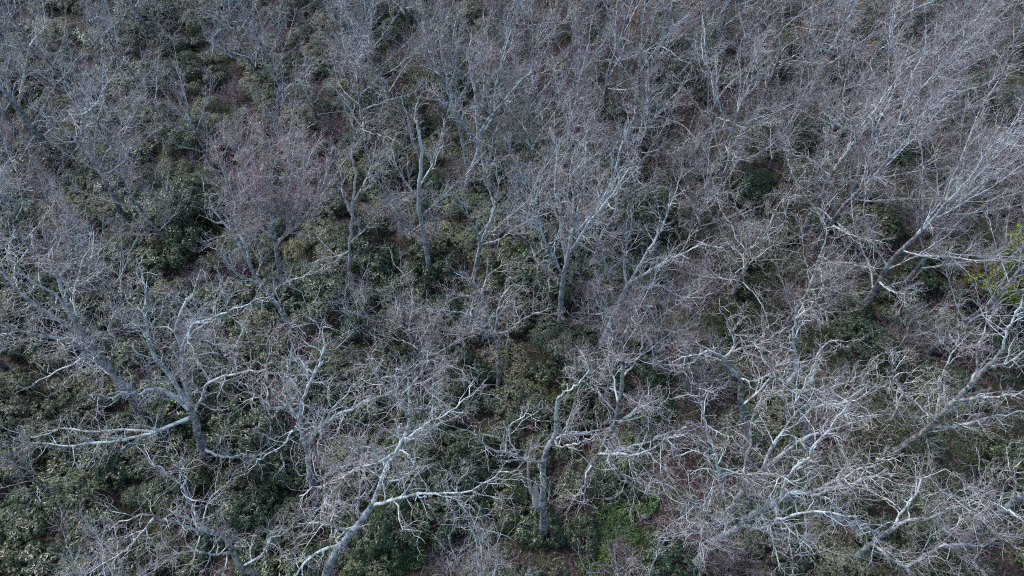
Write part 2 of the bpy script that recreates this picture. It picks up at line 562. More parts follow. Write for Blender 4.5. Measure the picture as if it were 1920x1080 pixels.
H('the oak with the low slanting bough', 'upright oak with an elbowed pale top and one low slanting bough', 'oak', (594, 958), 24,
  [(583, 900), (577, 850), (568, 812), (560, 785), (552, 772)],
  [(13, [(556, 780, 0), (540, 772, -.4), (522, 764, -.8), (498, 765, -1.2), (485, 745, -1.4), (470, 725, -1.6), (440, 715, -2)]),
   (11, [(553, 776, 0), (538, 745, .5), (532, 715, .7), (545, 680, 1), (548, 640, 1.4), (540, 600, 1.8)]),
   (13, [(562, 790, 0), (568, 755, -.2), (578, 720, -.3), (595, 690, -.3), (610, 650, 0), (600, 615, .3), (575, 590, .5)]),
   (12, [(578, 830, 0), (600, 805, -.4), (628, 780, -.8), (655, 768, -1), (690, 750, -1.3), (700, 728, -1.5)]),
   (9, [(572, 820, 0), (605, 795, .8), (628, 762, 1.2), (650, 735, 1.6), (680, 705, 2)]),
   (9, [(589, 905, 0), (625, 885, -.3), (665, 868, -.5), (710, 848, -.6), (757, 826, -.8), (800, 800, -1)]),
   (8, [(566, 805, 0), (545, 810, -.8), (535, 830, -1.2), (505, 850, -1.6), (470, 880, -2)]),
   (8, [(556, 785, 0), (520, 745, 1), (500, 700, 1.5), (505, 655, 2), (495, 610, 2.4)])], group=G_OAK)

H('the forked oak at the bottom edge', 'pale stout oak at the bottom edge with a long level limb to its right', 'oak', (598, 1105), 33,
  [(628, 1040), (655, 1003), (683, 972), (700, 942)],
  [(17, [(698, 946, 0), (715, 903, .3), (738, 852, .5), (752, 832, .6), (764, 785, .8), (768, 725, 1.0), (760, 680, 1.2)]),
   (12, [(696, 950, 0), (725, 940, -.3), (760, 930, -.5), (800, 922, -.6), (850, 925, -.7), (882, 918, -.7), (915, 905, -1), (955, 880, -1.2)]),
   (6, [(852, 925, -.7), (868, 950, -.6), (880, 985, -.4), (888, 1005, -.3), (905, 1028, -.2)]),
   (12, [(676, 978, 0), (670, 945, .4), (688, 915, .5), (684, 885, .8), (672, 855, 1.1), (668, 820, 1.4)]),
   (10, [(742, 850, .5), (705, 868, -.2), (668, 880, -.6), (630, 902, -1), (590, 915, -1.4), (560, 930, -1.6)]),
   (10, [(756, 830, .6), (790, 800, 1.3), (830, 780, 1.8), (870, 750, 2.4), (890, 720, 3)]),
   (13, [(642, 1020, 0), (608, 1030, -.4), (575, 1052, -.8), (550, 1085, -1), (520, 1110, -1.2)]),
   (10, [(660, 998, 0), (625, 985, -1.2), (605, 960, -1.6), (610, 920, -1.8), (590, 890, -2)]),
   (8, [(764, 780, .8), (745, 740, .4), (720, 725, .1), (705, 695, 0), (680, 670, -.2)])], group=G_OAK)

H('the broken-topped oak', 'snapped oak with a broken top and one crooked limb to its left', 'oak', (1018, 1003), 27,
  [(1019, 940), (1018, 895), (1018, 868), (1028, 840), (1040, 818), (1042, 780), (1045, 746)],
  [(12, [(1016, 868, 0), (998, 862, -.3), (975, 856, -.5), (942, 846, -.8), (918, 838, -1), (885, 812, -1.2), (850, 800, -1.5)]),
   (8, [(1012, 864, 0), (1011, 876, -.3), (1015, 886, -.4), (1026, 896, -.5)]),
   (9, [(1040, 822, 0), (1048, 838, -.5), (1070, 832, -.7), (1095, 826, -.9), (1120, 815, -1)]),
   (9, [(1036, 826, 0), (1060, 815, .4), (1095, 812, .8), (1130, 806, 1.2), (1165, 790, 1.6)]),
   (9, [(1045, 748, 0), (1055, 738, .2), (1072, 730, .4), (1095, 712, .7), (1105, 690, 1)]),
   (6, [(948, 848, -.8), (950, 820, -.4), (958, 795, -.2), (985, 775, 0), (990, 750, .3)])], w1=12, dens=.8, group=G_OAK)

H('the oak with drooping boughs', 'slim oak with drooping boughs over the bright green ground plants', 'oak', (1092, 938), 20,
  [(1097, 895), (1112, 868), (1135, 830), (1150, 798), (1160, 760), (1166, 715), (1172, 680)],
  [(11, [(1128, 845, 0), (1150, 846, -.4), (1180, 838, -.6), (1220, 828, -.8), (1250, 812, -1), (1285, 800, -1.2)]),
   (10, [(1122, 852, 0), (1150, 850, -.9), (1190, 852, -1.3), (1222, 842, -1.6), (1255, 822, -2), (1290, 812, -2.3)]),
   (8, [(1112, 870, 0), (1098, 892, -.6), (1096, 930, -.8), (1078, 975, -.7), (1072, 1000, -.6), (1058, 1012, -.5)]),
   (8, [(1135, 856, -.4), (1158, 880, -.9), (1175, 902, -1), (1200, 920, -1.1), (1235, 922, -1.2), (1262, 905, -1.3)]),
   (9, [(1152, 796, 0), (1180, 780, -.3), (1208, 762, -.5), (1225, 765, -.6), (1248, 780, -.8)]),
   (8, [(1140, 822, 0), (1100, 812, -.3), (1070, 815, -.6), (1045, 820, -.8)]),
   (8, [(1156, 775, 0), (1125, 740, .5), (1110, 705, .9), (1085, 670, 1.2)]),
   (9, [(1168, 708, 0), (1190, 680, .4), (1205, 650, .6), (1200, 620, .9)]),
   (8, [(1160, 760, 0), (1150, 715, 1), (1140, 670, 1.6), (1150, 630, 2)])], dens=1.1, group=G_OAK)

H('the big double-limbed oak', 'big leaning oak near the bottom edge sending two long boughs to the right', 'oak', (1296, 1068), 31,
  [(1322, 1035), (1352, 1005), (1385, 985), (1402, 970)],
  [(22, [(1394, 975, 0), (1425, 958, -.3), (1450, 944, -.4), (1490, 920, -.5), (1530, 930, -.7), (1560, 915, -.8), (1605, 905, -1), (1660, 880, -1.2)]),
   (22, [(1362, 998, 0), (1366, 970, .3), (1382, 938, .5), (1402, 908, .7), (1435, 875, .9), (1475, 845, 1.1), (1520, 815, 1.4), (1600, 795, 1.8)]),
   (12, [(1365, 955, .4), (1352, 905, .6), (1345, 870, .8), (1332, 830, 1), (1318, 780, 1.2), (1310, 720, 1.4)]),
   (12, [(1392, 920, .6), (1395, 870, 1), (1405, 840, 1.3), (1410, 800, 1.7), (1420, 760, 2), (1440, 720, 2.4)]),
   (13, [(1465, 935, -.5), (1480, 890, -.4), (1510, 860, -.3), (1530, 830, -.2), (1560, 800, 0), (1590, 760, .2)]),
   (11, [(1510, 926, -.6), (1540, 915, -1), (1590, 890, -1.4), (1640, 870, -1.8), (1690, 850, -2.2)]),
   (13, [(1388, 984, 0), (1430, 990, -1), (1470, 970, -1.4), (1510, 960, -1.7), (1560, 965, -2), (1610, 975, -2.4)]),
   (10, [(1342, 1012, 0), (1340, 985, -.8), (1328, 960, -1.2), (1300, 950, -1.6), (1275, 930, -2)]),
   (9, [(1340, 1015, 0), (1310, 1000, -1.2), (1285, 995, -1.6), (1255, 1005, -2)]),
   (11, [(1430, 880, .9), (1450, 830, 1.5), (1480, 790, 2), (1500, 740, 2.6), (1530, 700, 3)])], dens=1.05, group=G_OAK)

H('the S-bent oak', 'dark S-bent oak with a crooked pale cut stub at its elbow', 'oak', (1404, 838), 22,
  [(1396, 790), (1388, 740), (1388, 715), (1375, 695), (1358, 680), (1354, 670)],
  [(11, [(1356, 674, 0), (1345, 662, -.2), (1325, 660, -.4), (1310, 665, -.6), (1285, 668, -.8), (1260, 680, -1)]),
   (9, [(1355, 672, 0), (1370, 660, .2), (1395, 652, .3), (1420, 645, .4), (1450, 630, .5), (1480, 610, .7)]),
   (10, [(1360, 672, 0), (1378, 645, .5), (1370, 615, .8), (1355, 590, 1), (1345, 560, 1.4)]),
   (6, [(1352, 676, 0), (1345, 675, -.3), (1338, 674, -.4)]),
   (9, [(1390, 710, 0), (1410, 715, -.4), (1440, 705, -.7), (1465, 715, -.9), (1490, 700, -1.2)]),
   (9, [(1392, 760, 0), (1420, 735, .5), (1450, 700, 1), (1460, 660, 1.4), (1480, 630, 1.8)])], group=G_OAK)

H('the pale arching oak', 'oak with bleached arching limbs above a dark hollow right of centre', 'oak', (1520, 850), 20,
  [(1510, 800), (1500, 760), (1480, 730), (1470, 715)],
  [(14, [(1472, 720, 0), (1490, 700, .2), (1492, 660, .4), (1488, 630, .6), (1495, 600, .8), (1520, 575, 1)]),
   (13, [(1490, 742, 0), (1510, 733, -.3), (1530, 730, -.4), (1560, 745, -.6), (1580, 770, -.7), (1600, 800, -.9)]),
   (12, [(1482, 733, 0), (1520, 730, .5), (1528, 690, .8), (1535, 660, 1), (1560, 640, 1.3), (1590, 640, 1.6)]),
   (10, [(1472, 718, 0), (1450, 705, -.3), (1440, 680, -.5), (1425, 650, -.6), (1440, 610, -.8)]),
   (9, [(1505, 775, 0), (1540, 760, -1), (1580, 755, -1.4), (1620, 740, -1.8), (1650, 715, -2.2)])], w1=15, group=G_OAK)

H('the dark oak leaning right', 'dark thick trunk leaning steeply right above the lower right corner', 'oak', (1664, 856), 21,
  [(1700, 830), (1740, 805), (1765, 775), (1800, 740), (1840, 700), (1880, 655)],
  [(13, [(1745, 800, 0), (1790, 800, -.5), (1830, 790, -.8), (1870, 780, -1), (1925, 770, -1.3)]),
   (12, [(1790, 750, 0), (1840, 745, -.5), (1890, 740, -.8), (1940, 730, -1.2)]),
   (11, [(1815, 725, 0), (1830, 690, .5), (1835, 650, .9), (1850, 610, 1.3), (1870, 580, 1.8)]),
   (11, [(1850, 690, 0), (1890, 680, .4), (1930, 650, .8), (1960, 620, 1)]),
   (10, [(1880, 655, 0), (1890, 615, .3), (1910, 580, .6), (1925, 545, .9)]),
   (10, [(1755, 788, 0), (1760, 745, .8), (1765, 700, 1.4), (1790, 660, 2), (1800, 620, 2.5)]),
   (9, [(1760, 785, 0), (1720, 760, -.6), (1690, 730, -1), (1670, 690, -1.3), (1680, 650, -1.6)])], group=G_OAK)

H('the forked oak by the corner', 'oak forking low with one bleached limb dropping to the bottom right edge', 'oak', (1592, 1056), 24,
  [(1612, 1038), (1634, 1020), (1650, 1008), (1680, 988)],
  [(12, [(1636, 1018, 0), (1655, 1035, -.6), (1675, 1050, -.8), (1700, 1065, -1), (1720, 1082, -1.2)]),
   (13, [(1678, 990, 0), (1700, 975, .2), (1740, 972, .3), (1775, 955, .4), (1810, 950, .5), (1850, 935, .7)]),
   (11, [(1672, 994, 0), (1690, 960, .6), (1720, 925, 1), (1730, 900, 1.4), (1770, 880, 1.8)]),
   (12, [(1700, 1062, -1), (1740, 1040, -.8), (1775, 1022, -.7), (1800, 1045, -.9), (1840, 1070, -1.2)]),
   (11, [(1770, 1025, -.7), (1800, 1020, -.6), (1840, 1025, -.5), (1880, 1005, -.3), (1925, 1000, 0)]),
   (9, [(1655, 1005, 0), (1620, 985, -.7), (1590, 975, -1), (1560, 970, -1.4), (1530, 960, -1.7)])], group=G_OAK)

H('the corner oak', 'shadowed oak leaning out of the lower right corner past a black gap', 'oak', (1790, 1030), 30,
  [(1825, 998), (1860, 968), (1890, 948), (1935, 915)],
  [(12, [(1850, 975, 0), (1858, 945, .4), (1852, 915, .6), (1840, 900, .8), (1835, 870, 1)]),
   (11, [(1895, 945, 0), (1905, 910, .5), (1900, 880, .8), (1930, 850, 1.2)]),
   (10, [(1860, 968, 0), (1890, 958, -.7), (1920, 975, -1.2), (1950, 985, -1.6)]),
   (9, [(1845, 980, 0), (1820, 950, -.6), (1790, 930, -1), (1760, 920, -1.4)])], group=G_OAK)

H('the oak at the bottom left', 'crooked oak bough rising from the bottom edge beside purple-twigged brush', 'oak', (520, 1120), 24,
  [(490, 1085), (450, 1060), (438, 1040), (425, 1012), (405, 995)],
  [(12, [(412, 1000, 0), (385, 990, .1), (365, 960, .2), (352, 930, .3), (325, 900, .5), (300, 878, .7), (270, 850, 1)]),
   (11, [(415, 1003, 0), (375, 995, -.4), (330, 982, -.7), (290, 968, -.9), (240, 972, -1.1), (200, 990, -1.4)]),
   (9, [(290, 970, -.9), (265, 1000, -1.1), (240, 1030, -1.2), (200, 1055, -1.5), (160, 1075, -1.8)]),
   (9, [(435, 1035, 0), (400, 1040, -.7), (365, 1030, -1), (330, 1040, -1.4)]),
   (7, [(340, 915, .4), (350, 890, .8), (340, 860, 1.2)]),
   (10, [(455, 1062, 0), (490, 1040, .5), (510, 1010, .8), (540, 990, 1.2)])], dens=1.1, twig='purple_twig', group=G_OAK)

# ---- trees of the middle distance
H('the tall straight centre tree', 'straight pale tree with a fan crown left of the centre clearing', 'slim', (804, 525), 17,
  [(801, 480), (792, 430), (786, 385), (788, 330), (790, 280), (784, 240)],
  [(7, [(795, 445, 0), (765, 425, -.6), (740, 385, -1), (715, 350, -1.3), (700, 310, -1.6)]),
   (7, [(790, 405, 0), (825, 375, -.4), (850, 350, -.6), (880, 320, -.8), (905, 290, -1)]),
   (7, [(788, 380, 0), (760, 340, .4), (735, 300, .8), (715, 260, 1.2)]),
   (6, [(786, 350, 0), (810, 310, .5), (825, 265, .8), (835, 220, 1.2)]),
   (7, [(790, 300, 0), (772, 260, .3), (765, 220, .5), (750, 180, .8)]),
   (6, [(784, 245, 0), (780, 205, .2), (790, 170, .5)]),
   (6, [(800, 465, 0), (815, 430, -.8), (820, 390, -1.2), (830, 350, -1.6)]),
   (6, [(790, 420, 0), (772, 435, -1), (760, 440, -1.4), (740, 430, -2)])], name='bare_tree', group=G_MID)

H('the crooked centre tree', 'crooked tree with a clean stem among green shrubs at the centre', 'slim', (886, 530), 15,
  [(894, 492), (899, 465), (908, 440), (920, 415), (930, 385)],
  [(7, [(900, 462, 0), (895, 435, -.3), (885, 420, -.5), (870, 380, -.8), (860, 350, -1)]),
   (7, [(905, 447, 0), (930, 430, -.3), (955, 405, -.6), (985, 380, -.8)]),
   (8, [(918, 420, 0), (925, 390, .3), (935, 350, .6), (930, 310, 1)]),
   (6, [(902, 458, 0), (935, 450, -.8), (965, 428, -1.2), (1000, 410, -1.6)]),
   (6, [(928, 388, 0), (915, 350, .6), (905, 310, .9), (900, 280, 1.2)])], name='bare_tree', group=G_MID)

H('the fan-crowned tree', 'broad fan-crowned tree with many rising pale limbs just right of centre', 'slim', (1050, 625), 22,
  [(1051, 580), (1054, 540), (1060, 500), (1066, 470)],
  [(9, [(1056, 520, 0), (1042, 490, -.4), (1025, 460, -.8), (1010, 420, -1.2), (1000, 370, -1.5), (985, 330, -1.8)]),
   (10, [(1062, 490, 0), (1055, 450, .3), (1050, 400, .6), (1040, 340, .9), (1045, 290, 1.2), (1030, 240, 1.5)]),
   (11, [(1066, 472, 0), (1075, 430, .2), (1085, 390, .3), (1095, 340, .4), (1100, 280, .6), (1095, 230, .9)]),
   (10, [(1066, 475, 0), (1085, 450, -.4), (1110, 410, -.7), (1145, 370, -1), (1170, 330, -1.3), (1195, 290, -1.6)]),
   (8, [(1060, 500, 0), (1070, 440, 1), (1075, 380, 1.8), (1070, 320, 2.4), (1080, 270, 3)]),
   (8, [(1075, 440, .2), (1120, 390, .8), (1150, 330, 1.2), (1165, 270, 1.6), (1190, 220, 2)]),
   (6, [(1054, 540, 0), (1025, 510, -1), (1010, 490, -1.4), (990, 480, -1.8)])], name='bare_tree', group=G_MID, dens=1.05)

H('the tree with the long bleached branch', 'tree leaning right with a long bleached branch over a dark gap', 'slim', (1128, 648), 23,
  [(1142, 615), (1152, 590), (1163, 565), (1180, 530)],
  [(9, [(1155, 575, 0), (1148, 545, -.3), (1142, 515, -.5), (1130, 480, -.7), (1120, 440, -.9), (1105, 400, -1)]),
   (11, [(1180, 532, 0), (1195, 505, .2), (1215, 470, .4), (1240, 430, .7), (1255, 390, 1), (1270, 350, 1.3)]),
   (9, [(1184, 528, 0), (1215, 510, -.4), (1250, 490, -.7), (1290, 470, -1), (1320, 455, -1.2)]),
   (7, [(1186, 538, 0), (1215, 538, -.6), (1240, 536, -.9), (1262, 550, -1.2), (1285, 558, -1.4), (1318, 558, -1.7)]),
   (6, [(1148, 602, 0), (1130, 588, -.6), (1105, 590, -.9), (1080, 570, -1.2)]),
   (7, [(1156, 602, 0), (1178, 580, -.6), (1195, 560, -.8), (1210, 540, -1.2)]),
   (8, [(1176, 540, 0), (1170, 500, .7), (1175, 460, 1.1), (1185, 420, 1.5), (1180, 380, 2)])], name='bare_tree', group=G_MID)

H('the twin-stemmed low tree', 'low spreading tree with twiggy pinkish-white crown at the picture centre', 'oak', (934, 735), 16,
  [(935, 690), (934, 660), (930, 632), (926, 622)],
  [(8, [(928, 628, 0), (905, 615, -.4), (880, 590, -.6), (850, 585, -.9), (815, 580, -1.2)]),
   (8, [(928, 626, 0), (950, 622, -.3), (972, 605, -.6), (995, 590, -.8), (1030, 580, -1)]),
   (7, [(926, 624, 0), (918, 600, .3), (912, 570, .5), (895, 545, .8)]),
   (7, [(928, 624, 0), (932, 590, .5), (940, 560, .8), (960, 535, 1.2)]),
   (6, [(930, 632, 0), (890, 625, -.9), (850, 620, -1.3), (800, 600, -1.7)])], name='bare_tree', dens=1.25, group=G_MID)

H('the dark post-like stem', 'short dark stem standing behind the low spreading centre tree', 'slim', (907, 640), 14,
  [(906, 600), (904, 570), (903, 545)],
  [(6, [(904, 555, 0), (890, 530, .3), (870, 520, .6), (850, 510, .9)]),
   (6, [(903, 548, 0), (915, 520, .5), (930, 505, .8), (950, 495, 1.2)]),
   (5, [(905, 575, 0), (885, 555, -.5), (860, 555, -.8), (840, 545, -1)])], name='bare_tree', group=G_MID)

H('the slender left-centre tree', 'slender tree with an upswept arm to its right, left of centre', 'slim', (655, 538), 12,
  [(656, 500), (656, 450), (660, 410), (662, 370), (668, 330)],
  [(6, [(656, 455, 0), (680, 435, -.4), (705, 405, -.7), (735, 375, -1)]),
   (6, [(660, 405, 0), (645, 370, .3), (640, 330, .5), (625, 290, .8)]),
   (6, [(662, 380, 0), (685, 340, .4), (700, 300, .6), (705, 260, .9)]),
   (6, [(668, 332, 0), (660, 290, .4), (665, 250, .6), (655, 220, .9)]),
   (5, [(656, 470, 0), (635, 480, -.6), (605, 485, -.9), (580, 495, -1.2)])], name='bare_tree', group=G_MID)

H('the leaning tree left of centre', 'leaning grey tree falling away to the upper left, left of centre', 'slim', (553, 625), 16,
  [(535, 595), (512, 562), (490, 535), (472, 505), (455, 470)],
  [(9, [(488, 532, 0), (470, 525, -.3), (445, 515, -.5), (420, 480, -.7), (400, 450, -.9)]),
   (8, [(470, 502, 0), (462, 465, .4), (445, 420, .7), (440, 380, 1), (430, 340, 1.4)]),
   (8, [(456, 472, 0), (430, 430, .2), (405, 400, .4), (385, 360, .6)]),
   (6, [(508, 558, 0), (520, 540, -.6), (545, 525, -1), (580, 515, -1.4), (610, 500, -1.8)]),
   (6, [(480, 520, 0), (490, 485, .8), (480, 445, 1.3), (490, 400, 1.8)])], name='bare_tree', group=G_MID)

H('the red-budded maple', 'red-budded maple with a rosy twig crown in the left middle woods', 'red', (540, 562), 20,
  [(532, 530), (522, 495), (517, 460), (512, 430)],
  [(10, [(514, 440, 0), (508, 400, .2), (505, 350, .4), (510, 300, .6), (500, 255, .8)]),
   (9, [(518, 460, 0), (540, 430, -.2), (552, 400, -.3), (565, 350, -.2), (580, 300, 0), (600, 260, .2)]),
   (8, [(514, 445, 0), (490, 400, -.3), (465, 350, -.5), (450, 300, -.6), (430, 260, -.7)]),
   (8, [(510, 420, 0), (535, 380, .6), (545, 330, 1), (550, 280, 1.4), (560, 240, 1.8)]),
   (8, [(512, 425, 0), (485, 370, .8), (475, 320, 1.3), (470, 270, 1.8), (475, 230, 2.2)]),
   (8, [(516, 455, 0), (560, 420, .4), (595, 370, .8), (615, 320, 1.2), (625, 270, 1.6)]),
   (8, [(515, 450, 0), (470, 410, .2), (430, 360, .4), (415, 310, .5), (400, 270, .8)])], name='maple_tree', buds=True, dens=1.15)

H('the tall tree at the left', 'tall lichen-blue tree forking widely in the upper left woods', 'oak', (238, 430), 20,
  [(218, 378), (200, 345), (185, 318), (172, 298)],
  [(12, [(178, 306, 0), (160, 270, .2), (152, 240, .3), (155, 215, .5), (140, 185, .7), (118, 150, 1)]),
   (9, [(180, 310, 0), (178, 270, .6), (185, 220, .9), (198, 170, 1.3), (205, 130, 1.6)]),
   (9, [(186, 318, 0), (200, 285, -.3), (220, 255, -.5), (245, 220, -.8), (248, 180, -1)]),
   (9, [(194, 330, 0), (215, 318, -.6), (235, 300, -.8), (243, 282, -1), (270, 262, -1.3), (310, 235, -1.6)]),
   (7, [(155, 215, .4), (180, 195, -.2), (205, 150, -.6), (230, 115, -.9)]),
   (8, [(172, 300, 0), (130, 250, -.6), (90, 220, -1), (50, 200, -1.4)])], group=G_MID)

H('the leaning trunk by the left edge', 'thick bluish trunk slanting across the far left edge', 'oak', (112, 318), 28,
  [(85, 272), (58, 235), (32, 200), (12, 180)],
  [(13, [(22, 190, 0), (14, 150, .3), (18, 100, .5), (8, 60, .8), (15, 20, 1)]),
   (10, [(60, 238, 0), (80, 205, -.5), (105, 160, -.8), (125, 140, -1), (150, 100, -1.3)]),
   (10, [(34, 204, 0), (45, 140, .8), (55, 90, 1.2), (80, 50, 1.6), (82, 10, 2)]),
   (10, [(14, 182, 0), (-15, 140, .2), (-40, 90, .5), (-50, 50, .8)]),
   (8, [(75, 258, 0), (100, 240, .6), (120, 205, 1), (150, 190, 1.4)])], group=G_MID)

H('the tall dark-footed tree', 'tall dark-footed tree dividing into two bluish stems, upper centre', 'slim', (870, 362), 19,
  [(880, 325), (893, 295), (898, 270), (900, 245)],
  [(11, [(898, 268, 0), (895, 220, .2), (890, 165, .4), (880, 110, .7), (885, 60, 1)]),
   (10, [(900, 250, 0), (915, 225, -.2), (940, 195, -.4), (965, 165, -.6), (1000, 130, -.8)]),
   (9, [(900, 246, 0), (905, 200, .6), (910, 140, 1), (915, 80, 1.4), (905, 30, 1.8)]),
   (8, [(898, 262, 0), (925, 215, .8), (930, 160, 1.3), (945, 100, 1.8), (960, 50, 2.2)]),
   (7, [(896, 275, 0), (875, 240, -.6), (850, 200, -1), (835, 160, -1.4)])], name='bare_tree', group=G_MID)

H('the bluish twin tree', 'bluish tree with a long bare stem just left of the dark-footed one', 'slim', (875, 300), 16,
  [(868, 265), (860, 230), (850, 195), (842, 160)],
  [(9, [(850, 192, 0), (840, 150, .3), (828, 100, .5), (822, 50, .8)]),
   (8, [(844, 165, 0), (855, 120, .4), (850, 70, .8), (860, 20, 1.2)]),
   (7, [(860, 230, 0), (835, 200, -.5), (805, 170, -.8), (780, 150, -1.2)]),
   (7, [(852, 200, 0), (875, 160, -.4), (885, 110, -.6), (900, 70, -.9)]),
   (6, [(842, 162, 0), (815, 120, 0), (800, 80, .3), (790, 30, .6)])], name='bare_tree', group=G_MID)

# the dead snag beside the broken-topped oak
def snag():
    b = on_ground(1011, 962) - np.array([0, 0, .1]); Y0 = b[1]
    root = bpy.data.objects.new('dead_snag', None); C.objects.link(root); root.location = b
    tp = np.vstack([b, [at(1006, 938, Y0), at(1001, 915, Y0), at(998, 902, Y0)]])
    P, R = resample(tp, [.26, .22, .2, .17], 12)
    R = R * rng.uniform(.9, 1.1, 12)
    V, F = tubes((P - b)[None], R[None], 10)
    V[-10:, 2] += rng.uniform(-.45, .55, 10)                       # splintered top
    link('trunk', mesh_from('trunk', [(V, F)], M['dead']), root)
    tp = np.array([at(996, 925, Y0 - .2), at(990, 890, Y0 - .3), at(993, 850, Y0 - .2), at(1000, 815, Y0)])
    P, R = resample(tp, [.09, .07, .05, .02], 10)
    link('limb', mesh_from('limb', [tubes((P - b)[None], R[None], 6)], M['dead']), root)
    tag(root, 'short splintered dead snag beside the snapped oak', 'tree')


snag()

# ---- trees alike enough to share a build
protos = {
    'slimA': make_tree('bare_tree', 'slim', 15.5, .19, 11, .62, .9, low=.2),
    'slimB': make_tree('bare_tree', 'slim', 14.5, .17, 12, .55, .85, low=.22, twig='purple_twig'),
    'slimC': make_tree('bare_tree', 'slim', 15.0, .18, 10, .5, .95, low=.26, forks=3, twig='purple_twig'),
    'slimD': make_tree('bare_tree', 'slim', 13.5, .15, 12, .6, .85, low=.25, twig='purple_twig', forks=3),
    'slimE': make_tree('bare_tree', 'slim', 14.0, .17, 10, .45, 1.0, low=.3, forks=4),
    'slimF': make_tree('bare_tree', 'slim', 12.5, .14, 13, .68, .95, low=.22, twig='purple_twig', forks=1),
    'oakA': make_tree('bare_tree', 'oak', 14.0, .22, 10, .55, 1.0, low=.35, twig='grey_twig', forks=3),
    'oakB': make_tree('bare_tree', 'oak', 13.0, .20, 11, .5, 1.05, low=.3, forks=3),
    'oakC': make_tree('bare_tree', 'oak', 14.5, .20, 10, .6, .95, low=.35, twig='grey_twig'),
    'oakD': make_tree('bare_tree', 'oak', 12.5, .19, 9, .45, 1.1, low=.4, twig='purple_twig', forks=4),
    'sapA': make_tree('bare_sapling', 'slim', 6.5, .07, 9, .7, .8, low=.2, dens=.9, twig='purple_twig', wob=.2),
    'sapB': make_tree('bare_sapling', 'slim', 5.5, .06, 9, .6, .95, low=.15, dens=.9, twig='brush_twig', wob=.25),
    'sapC': make_tree('bare_sapling', 'oak', 7.0, .08, 9, .6, .95, low=.25, dens=.8, twig='oak_twig', wob=.3),
}
used = set()
placed = []      # (x, y) of tree feet already standing


def put(key, x, y, rot, s, tilt=(0, 0)):
    p = protos[key]
    o = p if key not in used else copy_tree(p)
    used.add(key)
    o.location = (x, y, float(ground_z(x, y)) - .05)
    o.rotation_euler = (tilt[1], tilt[0], rot)
    o.rotation_mode = 'XYZ'
    # tilt is a lean in world axes, the spin is about the tree's own axis
    o.rotation_euler = (Matrix.Rotation(tilt[0], 4, 'Y') @ Matrix.Rotation(tilt[1], 4, 'X') @ Matrix.Rotation(rot, 4, 'Z')).to_euler()
    o.scale = (s, s, s * random.uniform(.94, 1.08))
    placed.append((x, y))
    return o


for s_, px, py in landmarks:
    b = on_ground(px, py); placed.append((b[0], b[1]))

